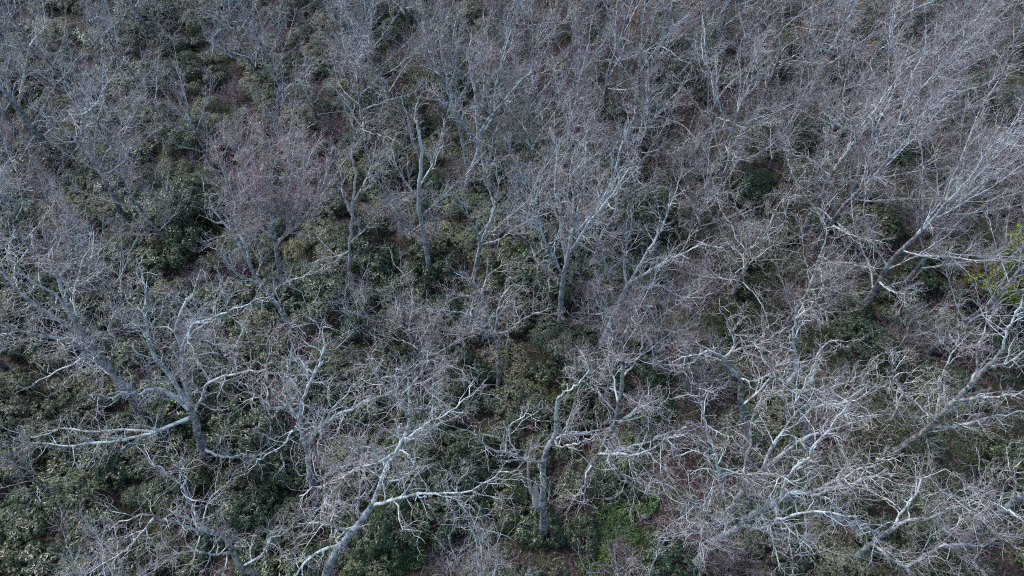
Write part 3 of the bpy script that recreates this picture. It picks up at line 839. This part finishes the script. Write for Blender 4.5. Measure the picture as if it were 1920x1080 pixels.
# foot in the picture, build, size, lean to the right (degrees), short phrase, label
LISTED = [
    (292, 78, 'oakA', .95, -4, 'the forked tree at the upper left', 'dark forked tree near the top left corner above the shrubs'),
    (196, 62, 'slimC', 1.0, -6, 'the dark trunk at the top left', 'thick dark trunk at the top edge left of the forked tree'),
    (432, 108, 'oakB', .85, 3, 'the U-forked tree', 'U-forked pale tree near the top edge, left of centre'),
    (497, 160, 'slimD', .95, 4, 'the curving slim tree', 'slim S-curved tree at the top edge beside the U-forked one'),
    (545, 205, 'slimB', 1.0, 0, 'the dark pole tree', 'dark straight pole-like tree behind the rosy maple'),
    (690, 190, 'slimA', .95, -1, 'the paired pole tree', 'pole-straight grey tree at upper centre with a high narrow crown'),
    (735, 215, 'slimC', 1.0, -2, 'the many-armed tree', 'many-armed bluish tree between the pole-straight tree and the bluish stems'),
    (600, 245, 'oakC', .6, 0, 'the small pale tree', 'small pale fan-branched tree just behind the rosy maple crown'),
    (985, 318, 'slimB', .95, 9, 'the dark slanting tree', 'dark tree slanting right behind the crooked centre tree'),
    (925, 305, 'slimD', .9, 2, 'the screened tree', 'half-hidden grey tree right of the dark-footed tall one'),
    (1130, 215, 'slimA', 1.0, 3, 'the hazy twigged tree', 'hazy-twigged pale tree standing upper right of centre'),
    (1210, 165, 'oakA', .85, 3, 'the upper pale tree', 'short-limbed bluish tree near orange leaves at upper right of centre'),
    (1345, 90, 'slimC', 1.05, 6, 'the broom-shaped tree', 'broom-shaped tree of many straight stems at the top edge, right'),
    (1375, 135, 'slimB', 1.0, 8, 'the slanting broom tree', 'second broom-shaped tree slanting right below the first one'),
    (1418, 215, 'oakC', .9, 5, 'the pale vase-shaped tree', 'pale vase-shaped tree over a black gap at the upper right'),
    (1478, 232, 'slimA', .95, 9, 'the leaning vase tree', 'grey trunk leaning right beside the pale vase-shaped tree'),
    (1612, 165, 'oakB', .95, 7, 'the dark arching tree', 'dark arching tree with copper leaves below it at the top right'),
    (1690, 45, 'slimC', 1.0, 8, 'the blue-limbed tree', 'blue-limbed tree at the very top edge, far right'),
    (1822, 215, 'oakC', .8, 4, 'the antler-shaped tree', 'antler-shaped pale tree in the upper right woods'),
    (1905, 225, 'oakB', .75, 3, 'the tangled edge tree', 'small tangled pale tree on the right edge, upper part'),
    (1345, 370, 'slimA', .95, 2, 'the half-hidden trunk', 'dark trunk with a twisted pale crown right of the fan-crowned tree'),
    (1285, 330, 'oakA', .95, 3, 'the twisting pale tree', 'twisting pale tree behind the fan crown, right of it'),
    (1180, 400, 'slimC', .9, 2, 'the veiled trunk', 'dark veiled trunk beside copper leaves behind the fan-crowned tree'),
    (1505, 445, 'oakC', 1.0, 5, 'the twin dark trunk', 'dark trunk rising from a black hollow in the right middle woods'),
    (1525, 470, 'slimA', 1.05, 14, 'the long slanting tree', 'long straight tree slanting far right from the black hollow'),
    (1590, 375, 'slimB', 1.05, 8, 'the slanting grey trunk', 'slanting grey trunk above the black hollow at right'),
    (1690, 545, 'slimC', 1.05, 12, 'the sweeping tree', 'tree with sweeping parallel branches left of the lime-leaved tree'),
    (1610, 590, 'slimA', 1.05, 15, 'the raking tree', 'raking straight-limbed tree right of the pale arching limbs'),
    (1735, 660, 'slimD', 1.0, 13, 'the low raking tree', 'thin raking tree below the sweeping one at right'),
    (1830, 560, 'slimB', .95, 10, 'the tree by the lime tree', 'grey slanting tree next to the lime-leaved tree'),
    (1370, 560, 'oakB', .9, 6, 'the pale reaching tree', 'pale tree reaching right above the S-bent oak'),
    (1455, 640, 'oakC', .85, 8, 'the slanting small oak', 'small oak slanting right between the S-bent oak and the pale limbs'),
    (340, 470, 'slimD', .8, -3, 'the thin tree among shrubs', 'thin tree among sage shrubs below the tall forked tree'),
    (100, 520, 'oakB', .95, -4, 'the bristling tree', 'bristling pale-branched tree near the left edge, middle height'),
    (250, 590, 'slimC', .75, -2, 'the slim tree behind the oak', 'slim tree behind the crown of the wide spreading oak'),
    (20, 700, 'oakA', .8, -5, 'the tree at the left edge', 'pale-twigged tree on the left edge beside the leaning oak'),
    (1755, 420, 'oakC', .85, 6, 'the ragged right tree', 'ragged bluish tree in the right middle woods below the antler shape'),
    (1660, 330, 'slimD', 1.0, 8, 'the feathery tree', 'feathery grey tree right of the slanting grey trunk'),
    (1860, 380, 'slimC', .95, 7, 'the dense right tree', 'dense straight-twigged tree near the right edge, above the lime-leaved one'),
    (1090, 60, 'slimD', 1.0, 2, 'the bluish top tree', 'bluish hazy tree at the top edge just right of centre'),
    (985, 95, 'oakC', .9, 0, 'the top centre tree', 'wide bluish-limbed tree at the top edge in the centre'),
    (640, 60, 'slimB', 1.0, 0, 'the top left-centre tree', 'purple-twigged tree at the top edge, left of centre'),
    (770, 70, 'slimA', 1.0, 0, 'the top inner tree', 'straight bluish tree at the top edge above the many-armed tree'),
    (80, 130, 'oakC', .9, -5, 'the cyan-limbed tree', 'cyan-limbed crooked tree filling the top left corner'),
    (1250, 60, 'slimB', 1.0, 4, 'the purple top tree', 'purple-hazed tree at the top edge left of the broom shape'),
    (1520, 60, 'slimD', .9, 6, 'the reddish top tree', 'sparse reddish-hazed tree at the top edge right of the broom shapes'),
    (1850, 60, 'slimA', 1.05, 10, 'the feather-topped tree', 'pale feather-topped tree in the top right corner'),
    (1130, 760, 'slimD', .8, 1, 'the twiggy tree behind', 'fine-twigged tree behind the oak with drooping boughs'),
    (800, 700, 'oakB', .7, -1, 'the twiggy small oak', 'small twiggy oak between the elbowed oak and the low centre tree'),
    (830, 830, 'slimD', .7, 0, 'the veil of twigs', 'small hazy-crowned tree behind the long level limb'),
    (1225, 700, 'slimB', .7, 3, 'the thin tree at the gap', 'thin purple-twigged tree below the dark gap right of centre'),
    (440, 700, 'oakB', .65, -2, 'the tangled small tree', 'tangled small tree between the wide oak and the elbowed oak'),
    (700, 640, 'sapC', 1.0, 0, 'the pale low sapling', 'pale low sapling just below the slender left-centre tree'),
    (60, 330, 'slimD', .7, -5, 'the edge sapling', 'thin leaning tree beside the thick slanting trunk, left edge'),
    (410, 330, 'slimB', .75, -3, 'the tree behind the maple', 'grey tree on the left flank of the rosy maple'),
]
for px, py, key, s, lean, short, label in LISTED:
    b = on_ground(px, py)
    o = put(key, b[0], b[1], random.uniform(0, 6.28), s, (math.radians(lean * .3), math.radians(random.uniform(-3, 3))))
    tag(o, label, 'sapling' if key.startswith('sap') else 'tree', 'bare trees standing through the woods')
    landmarks.append((short, px, py))

ROWS = ['top', 'upper', 'middle', 'lower', 'bottom']
COLS = ['far left', 'left', 'centre', 'right', 'far right']
ORD = ['first', 'second', 'third', 'fourth', 'fifth', 'sixth', 'seventh', 'eighth', 'ninth', 'tenth', 'eleventh', 'twelfth']


def in_frame(x, y, z=0, m=0):
    u, v = project((x, y, float(ground_z(x, y)) + z))
    return -m < u < 1920 + m and -m < v < 1080 + m


def nearest(u, v):
    d = sorted(landmarks, key=lambda l: (l[1] - u) ** 2 + ((l[2] - v) * 1.3) ** 2)
    return d


names_used = {}


def place_phrase(u, v, what, rank_tries=14):
    """what + relation to the landmark nearest in the picture; a phrase not yet taken if there is one."""
    for l in nearest(u, v)[:rank_tries]:
        du, dv = u - l[1], v - l[2]
        if abs(du) > abs(dv) * 1.2:
            rel = 'just right of' if du > 0 else 'just left of'
        else:
            rel = 'just below' if dv > 0 else 'just above'
        if math.hypot(du, dv) > 150:
            rel = rel.replace('just ', 'well ')
        t = f'{what} {rel} {l[0]}'
        if t not in names_used:
            names_used[t] = 1
            return t
    l = nearest(u, v)[0]
    du, dv = u - l[1], v - l[2]
    t = f'{what} ' + (('further right of ' if du > 0 else 'further left of ') if abs(du) > abs(dv) else ('further below ' if dv > 0 else 'further above ')) + l[0]
    names_used[t] = names_used.get(t, 0) + 1
    return t if names_used[t] == 1 else f'{ORD[names_used[t] - 1]} nearest {t}'


# trees filling the gaps, and those just outside the frame whose boughs reach in
cand = []
for _ in range(9000):
    y = random.uniform(8, 108); half = 27 + y * .8
    cand.append((random.uniform(-half, half), y))
fill = []
for x, y in cand:
    inside = in_frame(x, y)
    if y < 26 and inside:
        continue
    fu, fv = project((x, y, float(ground_z(x, y))))
    if 640 < fu < 1260 and 500 < fv < 800:        # the shrubby clearing round the pale centre trees
        continue
    gap = (5.6 if project((x, y, 0))[0] < 900 else 4.4) if inside else 6.0
    if all((x - a) ** 2 + (y - b) ** 2 > gap * gap for a, b in placed):
        if not inside and not (in_frame(x, y, 13, 90)):
            continue
        key = random.choice(['slimA', 'slimB', 'slimC', 'slimD', 'slimE', 'slimF', 'oakA', 'oakC', 'oakD', 'slimE', 'slimF'])
        lean = (x / 60) * 4
        o = put(key, x, y, random.uniform(0, 6.28), random.uniform(.72, 1.0), (math.radians(lean + random.uniform(-3, 3)), math.radians(random.uniform(-3, 3))))
        fill.append(o)
n_out = 0
for o in fill:
    u, v = project(o.location)
    if -20 < u < 1940 and -20 < v < 1100:
        lb = place_phrase(u, v, 'plain bare grey tree')
    else:
        n_out += 1
        lb = f"bare tree rooted outside the {'left' if u < 0 else 'right' if u > 1920 else 'bottom' if v > 540 else 'top'} edge, its branches reaching in, {ORD[min(n_out - 1, 11)]} such"
    tag(o, lb, 'tree', 'bare trees standing through the woods' if -20 < u < 1940 and -20 < v < 1100 else 'trees rooted outside the picture')

# ------------------------------------------------------------------ shrubs
def leaf_whorls(cent, axis, nleaf, L, W, droop, Lvar=.3):
    """Rosettes of drooping leaves round each shoot tip."""
    n = len(cent)
    ref = np.where(np.abs(axis[:, 2:3]) < .9, np.array([[0, 0, 1.0]]), np.array([[1.0, 0, 0]]))
    a1 = norm(np.cross(axis, ref)); a2 = np.cross(axis, a1)
    ph = rng.uniform(0, 6.28, n)[:, None] + np.arange(nleaf)[None] * (2 * math.pi / nleaf) + rng.normal(0, .25, (n, nleaf))
    d = np.cos(ph)[..., None] * a1[:, None] + np.sin(ph)[..., None] * a2[:, None]
    dr = droop + rng.normal(0, .22, (n, nleaf))
    d = norm(d + axis[:, None] * (-dr[..., None]) * .9)
    ax = np.broadcast_to(axis[:, None], d.shape)
    s = norm(np.cross(d, ax)); nn = np.cross(s, d)
    ll = (L * rng.uniform(1 - Lvar, 1 + Lvar, (n, nleaf)))[..., None]
    ww = W * ll / L
    c = cent[:, None] + ax * rng.uniform(-.03, .03, (n, nleaf, 1))
    V = np.stack([c + d * .01, c + d * ll * .55 + s * ww / 2 - nn * ww * .12, c + d * ll - ax * ll * .12, c + d * ll * .55 - s * ww / 2 - nn * ww * .12], 2).reshape(-1, 3)
    b = np.arange(n * nleaf)[:, None] * 4
    F = np.concatenate([b + np.array([[0, 1, 2]]), b + np.array([[0, 2, 3]])])
    return V, F


def make_shrub(name, mat, rad, height, n_lobe, spacing, nleaf, L, W, droop):
    root = bpy.data.objects.new(name, None); C.objects.link(root)
    lobes = []
    for i in range(n_lobe):
        a = i * 2.4 + rng.uniform(-.4, .4); rr = rad * .62 * math.sqrt((i + .3) / n_lobe)
        h = height * rng.uniform(.62, 1.0) * (1 - .35 * (rr / rad))
        lobes.append((np.array([math.cos(a) * rr, math.sin(a) * rr, h * .55]), np.array([rad * rng.uniform(.38, .55), rad * rng.uniform(.38, .55), h * .45])))
    cs, ax = [], []
    for k, (c, e) in enumerate(lobes):
        area = 2.6 * math.pi * e[0] * e[2] + math.pi * e[0] ** 2
        m = int(area / spacing ** 2)
        d = norm(rng.normal(0, 1, (m, 3)) + np.array([0, 0, .35]))
        f = np.where(rng.random(m) < .75, rng.uniform(.88, 1.08, m), rng.uniform(.55, .88, m))[:, None]
        p = c + d * e * f
        nrm = norm(d / e + np.array([0, 0, .9 / rad]) + rng.normal(0, .25 / rad, (m, 3)))
        keep = p[:, 2] > .12
        for q, (c2, e2) in enumerate(lobes):
            if q != k:
                keep &= (((p - c2) / e2) ** 2).sum(1) > .75
        keep &= np.sin(p[:, 0] * 4.1 + k) * np.sin(p[:, 1] * 3.7 + 2 * k) * np.sin(p[:, 2] * 3.3) < .32
        cs.append(p[keep]); ax.append(nrm[keep])
    cs = np.concatenate(cs); ax = np.concatenate(ax)
    link('foliage', mesh_from('foliage', [leaf_whorls(cs, ax, nleaf, L, W, droop)], M[mat], False), root)
    for c, e in lobes:
        tp = np.array([[c[0] * .12, c[1] * .12, -.1], c * np.array([.5, .5, .5]) + rng.normal(0, .12, 3), c + np.array([0, 0, e[2] * .3])])
        P, R = resample(tp, [.045, .035, .02], 8)
        P = P + rng.normal(0, .03, P.shape)
        B = spawn(P[None], R[None], .28, .35, 1, e[0] * .6, e[0] * 1.1, .8, .15, .2, 5, .7, .02, .006, .2)
        link('stem', mesh_from('stem', [tubes(P[None], R[None], 6), tubes(*B, 3)], M['stem']), root)
    return root


def make_brush(name, rad, height, n, mat):
    """A leafless bush: many wands from one root."""
    root = bpy.data.objects.new(name, None); C.objects.link(root)
    a = rng.uniform(0, 6.28, n); s = rng.uniform(.1, .95, n)
    D = norm(np.stack([np.cos(a) * s, np.sin(a) * s, np.full(n, .8)], 1))
    k = 8
    P = np.empty((n, k, 3)); P[:, 0] = np.stack([np.cos(a) * .12, np.sin(a) * .12, np.full(n, -.05)], 1)
    Lg = rng.uniform(.7, 1.1, n) * height
    for q in range(1, k):
        D = norm(D + rng.normal(0, .12, (n, 3)) + np.array([0, 0, .02]))
        P[:, q] = P[:, q - 1] + D * (Lg / (k - 1))[:, None]
    R = np.linspace(.02, .006, k)[None] * rng.uniform(.7, 1.2, (n, 1))
    B = spawn(P, R, .16, .25, 1, .35, .95, .65, .12, .2, 5, .7, .009, .004, .4)
    B2 = spawn(*B, .11, .15, 1, .12, .38, .65, .08, .25, 4, .8, .006, .0035, .3)
    link('stem', mesh_from('stem', [tubes(P, R, 5)], M['stem']), root)
    link('crown', mesh_from('crown', [tubes(*B, 3), tubes(*B2, 3)], M[mat]), root)
    return root


SH = {
    'rhodo': [make_shrub('rhododendron_shrub', 'rhodo', rad, h, nl, .215, 8, .2, .058, .28) for rad, h, nl in ((1.9, 2.5, 7), (1.6, 2.2, 6), (2.2, 2.8, 9), (1.8, 2.0, 7))],
    'laurel': [make_shrub('laurel_shrub', 'laurel', rad, h, nl, .16, 7, .12, .04, .25) for rad, h, nl in ((1.8, 2.3, 8), (1.5, 2.0, 6), (2.1, 2.6, 10), (1.9, 1.8, 8))],
    'olive': [make_shrub('evergreen_bush', 'olive', rad, h, nl, .15, 7, .09, .03, .3) for rad, h, nl in ((1.7, 1.3, 8), (1.4, 1.1, 6), (2.0, 1.5, 9))],
    'brush': [make_brush('leafless_bush', 1.4, h, n, m) for h, n, m in ((2.4, 26, 'purple_twig'), (2.0, 30, 'brush_twig'), (2.8, 24, 'grey_twig'))],
}
WHAT = {'rhodo': ('dark green broad-leaved shrub', 'shrub', 'dark evergreen shrubs under the trees'),
        'laurel': ('sage green rounded shrub', 'shrub', 'sage green shrubs under the trees'),
        'olive': ('low olive green bush', 'bush', 'low olive bushes under the trees'),
        'brush': ('leafless purplish bush', 'bush', 'leafless bushes under the trees')}
sh_used = set()
COUNT = {k: 0 for k in SH}
BARE = [(850, 1050, 175, 55), (1195, 965, 90, 60), (1250, 905, 55, 45), (1095, 1060, 70, 45), (1255, 592, 40, 30)]


def bare(u, v):
    return any(((u - a) / c) ** 2 + ((v - b) / d) ** 2 < 1 for a, b, c, d in BARE)


def put_shrub(kind, x, y, s, label=True):
    i = random.randrange(len(SH[kind]))
    p = SH[kind][i]
    o = p if (kind, i) not in sh_used else copy_tree(p)
    sh_used.add((kind, i))
    o.location = (x, y, float(ground_z(x, y)) - .03)
    o.rotation_euler = (0, 0, random.uniform(0, 6.28))
    o.scale = (s * random.uniform(.85, 1.3), s * random.uniform(.85, 1.3), s * random.uniform(.7, 1.15))
    COUNT[kind] += 1
    return o


def shrub_kind(u, v):
    r = random.random()
    if u > 1240:
        k = [('olive', .46), ('brush', .14), ('laurel', .2), ('rhodo', .2)]
    elif v < 330 and u > 760:
        k = [('laurel', .36), ('brush', .28), ('olive', .24), ('rhodo', .12)]
    elif v < 480:
        k = [('laurel', .60), ('rhodo', .35), ('brush', .05)]
    elif u < 480:
        k = [('rhodo', .77), ('laurel', .2), ('brush', .03)]
    else:
        k = [('rhodo', .60), ('laurel', .32), ('brush', .08)]
    for a, p in k:
        if r < p:
            return a
        r -= p
    return k[0][0]


cells = {}
shrubs = []
cand = []
for _ in range(34000):
    y = random.uniform(6, 100); half = 25 + y * .78
    cand.append((random.uniform(-half, half), y))
for x, y in cand:
    u, v = project((x, y, float(ground_z(x, y))))
    if not (-90 < u < 2010 and -50 < v < 1170):
        continue
    if bare(u, v):
        continue
    big = random.random()
    gap = (1.55 + 1.0 * big) if y < 45 else (1.75 + 1.1 * big)
    gx, gy = int(x // 3), int(y // 3)
    if any((x - a) ** 2 + (y - b) ** 2 < gap * gap for i_ in (-1, 0, 1) for j_ in (-1, 0, 1) for a, b in cells.get((gx + i_, gy + j_), ())):
        continue
    k = shrub_kind(u, v)
    if COUNT[k] >= 295:
        k = min(COUNT, key=COUNT.get)
    cells.setdefault((gx, gy), []).append((x, y))
    o = put_shrub(k, x, y, .62 + .62 * big)
    shrubs.append((k, o, u, v))
# nearest to the landmarks first, so that they take the plain phrases
shrubs.sort(key=lambda q: min((q[2] - l[1]) ** 2 + (q[3] - l[2]) ** 2 for l in landmarks))
border = {}
for k, o, u, v in shrubs:
    w, c, g = WHAT[k]
    if -60 < u < 1980 and -60 < v < 1150:
        lb = place_phrase(u, v, w)
        tag(o, lb, c, g)
    else:
        side = 'left' if u < 0 else 'right' if u > 1920 else 'top' if v < 0 else 'bottom'
        border.setdefault((k, side), []).append((v if side in ('left', 'right') else u, o))
for (k, side), items in border.items():
    w, c, g = WHAT[k]
    items.sort(key=lambda q: q[0])
    for i, (_, o) in enumerate(items):
        tag(o, f"{w} cut by the {side} border, {ORD[min(i, 11)]} from the {'top' if side in ('left', 'right') else 'left'}", c, g)

# saplings scattered through the understorey
sap_spots = []
for x, y in cand[:6000]:
    u, v = project((x, y, float(ground_z(x, y))))
    if not (-60 < u < 1980 and -40 < v < 1060) or bare(u, v):
        continue
    gap = 8.0 if u < 1000 else 5.8
    if any((x - a) ** 2 + (y - b) ** 2 < gap * gap for a, b in sap_spots) or any((x - a) ** 2 + (y - b) ** 2 < 1.6 for a, b in placed):
        continue
    if y < 24 and 250 < u < 1300:
        continue
    sap_spots.append((x, y))
for x, y in sap_spots:
    o = put(random.choice(['sapA', 'sapB', 'sapC', 'sapA']), x, y, random.uniform(0, 6.28), random.uniform(.7, 1.1), (math.radians(x / 60 * 6), 0))
    u, v = project(o.location)
    tag(o, place_phrase(u, v, 'thin bare sapling'), 'sapling', 'bare saplings under the taller trees')

# ------------------------------------------------------------------ small things with leaves
def leafy_tree(name, px, py, Hh, rad, mat, n, L, W, label, cat='tree', shape=(1, 1, 1.1), center=.62):
    b = on_ground(px, py)
    root = bpy.data.objects.new(name, None); C.objects.link(root)
    root.location = b - np.array([0, 0, .1])
    tp = np.array([[0, 0, 0], [.1, .05, Hh * .3], [.0, .15, Hh * .6], [.1, .1, Hh * .95]])
    P, R = resample(tp, [Hh * .014, Hh * .011, Hh * .008, .01], 14)
    B2 = spawn(P[None], R[None], .22, .2, 1, rad * .7, rad * 1.15, 1.0, .12, .14, 7, .5, .03, .007, .45)
    B3 = spawn(*B2, .2, .2, 1, rad * .2, rad * .45, .8, .06, .2, 5, .7, .012, .005, .4)
    link('trunk', mesh_from('trunk', [tubes(P[None], R[None], 8)], M['slim_trunk']), root)
    link('limb', mesh_from('limb', [tubes(*B2, 5), tubes(*B3, 3)], M['grey_twig']), root)
    src = B3[0].reshape(-1, 3)
    c = src[rng.integers(0, len(src), n)] + rng.normal(0, .09, (n, 3))
    link('crown', mesh_from('crown', [leaf_quads(c, L, W)], M[mat], False), root)
    tag(root, label, cat)
    return root


leafy_tree('lime_leaved_tree', 1850, 592, 8.0, 2.4, 'lime', 20000, .16, .09, 'lime green leafy tree cut by the right edge')
copper = [(1098, 452, 3.4, 'copper-leaved sapling glowing behind the fan-crowned tree'), (1150, 120, 4.5, 'copper-leaved sapling near the top edge, right of centre'),
          (1075, 100, 3.6, 'copper-leaved sapling left of its twin near the top edge'), (1290, 50, 3.5, 'yellowish-leaved sapling at the top edge by the broom shape'),
          (1600, 80, 3.8, 'copper-leaved sapling at the foot of the dark arching tree'), (1510, 40, 3.5, 'copper-leaved sapling at the top edge between broom and arching trees'),
          (1490, 110, 3.0, 'yellow-flecked sapling right of the slanting broom shape'), (1705, 30, 3.6, 'copper-leaved sapling under the blue-limbed top edge tree'),
          (1610, 145, 2.6, 'low copper-leaved sapling right below the arching tree')]
copper += [(1040, 62, 4.2, 'rusty-leaved sapling at the top edge just right of centre'), (1195, 100, 4.0, 'rusty-leaved sapling beside the short-limbed bluish tree'),
           (1445, 25, 4.2, 'rusty-leaved sapling at the top edge right of the broom shapes'), (1560, 105, 3.8, 'rusty-leaved sapling left of the dark arching tree'),
           (1655, 95, 3.8, 'rusty-leaved sapling right of the dark arching tree'), (1790, 560, 2.8, 'small rusty-leaved sapling left of the lime-leaved tree')]
for px, py, h, lb in copper:
    h *= 1.3
    leafy_tree('copper_leaved_sapling', px, py, h, h * .36, 'copper', 800, .13, .075, lb, 'sapling')

# bright green ground plants by the leaf-covered opening
GP = []
for i, (px, py) in enumerate([(1150, 985), (1172, 955), (1205, 938), (1128, 1012), (1118, 1040), (1172, 1000), (1102, 1062), (1140, 958), (735, 1062), (775, 1045)]):
    b = on_ground(px, py)
    if i < 4:
        n = 150
        r = np.sqrt(rng.random(n)) * .75; a = rng.uniform(0, 6.28, n)
        c = np.stack([np.cos(a) * r, np.sin(a) * r, rng.uniform(.08, .45, n) * (1.2 - r)], 1)
        ax = norm(rng.normal(0, .35, (n, 3)) + np.array([0, 0, 1]))
        root = bpy.data.objects.new('ground_plant', None); C.objects.link(root)
        link('leaves', mesh_from('leaves', [leaf_whorls(c, ax, 5, .13, .05, .1)], M['fern'], False), root)
        T = np.stack([np.stack([c * np.array([.3, .3, 0]) + np.array([0, 0, -.04]), c * np.array([.7, .7, .6]), c], 1)], 0)[0]
        link('stem', mesh_from('stem', [tubes(T[:60], np.full((60, 3), .006), 3)], M['stem']), root)
        GP.append(root)
        o = root
    else:
        o = copy_tree(GP[i % 4])
    o.location = b
    o.rotation_euler = (0, 0, random.uniform(0, 6.28))
    s = random.uniform(.8, 1.15)
    o.scale = (s, s, s)
    tag(o, place_phrase(px, py, 'bright green leafy ground plant'), 'plant', 'bright green plants on the leaf litter')

# fallen logs and a boulder on the bare floor along the bottom edge
for (x0, y0, x1, y1, r, lb) in [(838, 1052, 866, 1082, .16, 'short brown rotting log on leaf litter at the bottom edge'),
                                (972, 1058, 948, 1084, .17, 'dark fallen log near the foot of the snapped oak'),
                                (905, 1040, 990, 1055, .06, 'thin fallen pole on the leaf litter between the logs'),
                                (775, 1008, 830, 1003, .05, 'thin grey fallen branch under the long level limb')]:
    A = on_ground(x0, y0); B = on_ground(x1, y1)
    P = np.linspace(A, B, 10); P[:, 2] = ground_z(P[:, 0], P[:, 1]) + r * .7
    c0 = P.mean(0)
    P = P + rng.normal(0, r * .12, P.shape)
    V, F = tubes((P - c0)[None], (r * rng.uniform(.85, 1.12, 10))[None], 10)
    n = len(V)
    caps = np.concatenate([V[:10].mean(0)[None], V[-10:].mean(0)[None]])
    V = np.concatenate([V, caps])
    i = np.arange(10)
    T = np.concatenate([np.stack([np.full(10, n), (i + 1) % 10, i], 1), np.stack([np.full(10, n + 1), n - 10 + i, n - 10 + (i + 1) % 10], 1)])
    me = mesh_from('fallen_log', [(V, F), (np.zeros((0, 3)), T - len(V))], M['log'])
    o = link('fallen_log', me); o.location = c0
    tag(o, lb, 'log')
b = on_ground(1210, 968)
th = np.linspace(0, math.pi, 9); phi = np.linspace(0, 2 * math.pi, 14, endpoint=False)
Vr = np.array([[math.sin(t) * math.cos(f), math.sin(t) * math.sin(f), math.cos(t)] for t in th for f in phi])
Vr = Vr * (1 + .18 * np.sin(Vr[:, :1] * 3.1 + 1) * np.cos(Vr[:, 1:2] * 2.7) + .08 * np.sin(Vr[:, 2:] * 7)) * np.array([.34, .24, .16])
Fr = np.array([[i * 14 + j, i * 14 + (j + 1) % 14, (i + 1) * 14 + (j + 1) % 14, (i + 1) * 14 + j] for i in range(8) for j in range(14)])
rock_m = bark_material('grey_stone', (.05, .055, .06), (.13, .14, .15), (.10, .12, .10), .5, .7)
o = link('boulder', mesh_from('boulder', [(Vr, Fr)], rock_m)); o.location = b + np.array([0, 0, .03])
tag(o, 'grey boulder on leaf litter below the drooping boughs', 'boulder')

# loose fallen leaves and sticks: nobody could count them
n = 42000
ys = 7 + 70 * rng.random(n) ** 1.6; xs = rng.uniform(-1, 1, n) * (10 + ys * .8)
c = np.stack([xs, ys, ground_z(xs, ys) + rng.uniform(.012, .07, n)], 1)
o = link('fallen_leaves', mesh_from('fallen_leaves', [leaf_quads(c, .13, .085, 1.6)], M['litter'], False))
tag(o, 'brown fallen leaves covering the forest floor', None, kind='stuff')
n = 2600
ys = 7 + 60 * rng.random(n) ** 1.5; xs = rng.uniform(-1, 1, n) * (10 + ys * .8)
a = rng.uniform(0, 6.28, n); L = rng.uniform(.3, 1.6, n)
P = np.stack([np.stack([xs + np.cos(a) * L * t + rng.normal(0, .03, n), ys + np.sin(a) * L * t + rng.normal(0, .03, n)], 1) for t in (-.5, -.15, .2, .5)], 1)
P = np.concatenate([P, (ground_z(P[..., 0], P[..., 1]) + rng.uniform(.02, .09, (n, 4)))[..., None]], -1)
o = link('fallen_twigs', mesh_from('fallen_twigs', [tubes(P, np.linspace(.013, .006, 4)[None] * rng.uniform(.6, 1.6, (n, 1)), 4)], M['brush_twig']))
tag(o, 'fallen twigs and sticks lying on the leaf litter', None, kind='stuff')

# low evergreen ground cover between the shrubs
n = 52000
ys = 7 + 88 * rng.random(n) ** 1.25; xs = rng.uniform(-1, 1, n) * (24 + ys * .72)
c = np.stack([xs, ys, ground_z(xs, ys)], 1)
vv = c - EYE; zz = vv @ FWD
uu = 960 + FPX * (vv @ RGT) / zz; wv = 540 - FPX * (vv @ UPV) / zz
patch = np.sin(xs * .9 + 1.3 * np.sin(ys * .5)) + np.sin(ys * .8 + xs * .35) + rng.normal(0, .6, n)
keep = (uu > -60) & (uu < 1980) & (wv > -40) & (wv < 1150) & (patch > -.9)
for a_, b_, c_, d_ in BARE:
    keep &= ((uu - a_) / c_) ** 2 + ((wv - b_) / d_) ** 2 > rng.uniform(.5, 1.3, n)
c = c[keep][:30000] + np.array([0, 0, .05])
c[:, 2] += rng.uniform(0, .32, len(c)) * (.5 + .5 * np.sin(c[:, 0] * 1.7) * np.cos(c[:, 1] * 1.3))
ax = norm(rng.normal(0, .35, (len(c), 3)) + np.array([0, 0, 1]))
o = link('undergrowth', mesh_from('undergrowth', [leaf_whorls(c, ax, 5, .17, .06, .15)], M['olive'], False))
tag(o, 'low olive green undergrowth between the shrubs', None, kind='stuff')

# remove any build that found no place
for key, p in protos.items():
    if key not in used:
        for ch in list(p.children):
            bpy.data.objects.remove(ch)
        bpy.data.objects.remove(p)
for kind in SH:
    for i, p in enumerate(SH[kind]):
        if (kind, i) not in sh_used:
            for ch in list(p.children):
                bpy.data.objects.remove(ch)
            bpy.data.objects.remove(p)
print('TRIS', sum(len(me.loops) - 2 * len(me.polygons) for me in bpy.data.meshes), 'shrubs', COUNT, 'fill', len(fill), 'sap', len(sap_spots), 'objects', len(scene.objects))
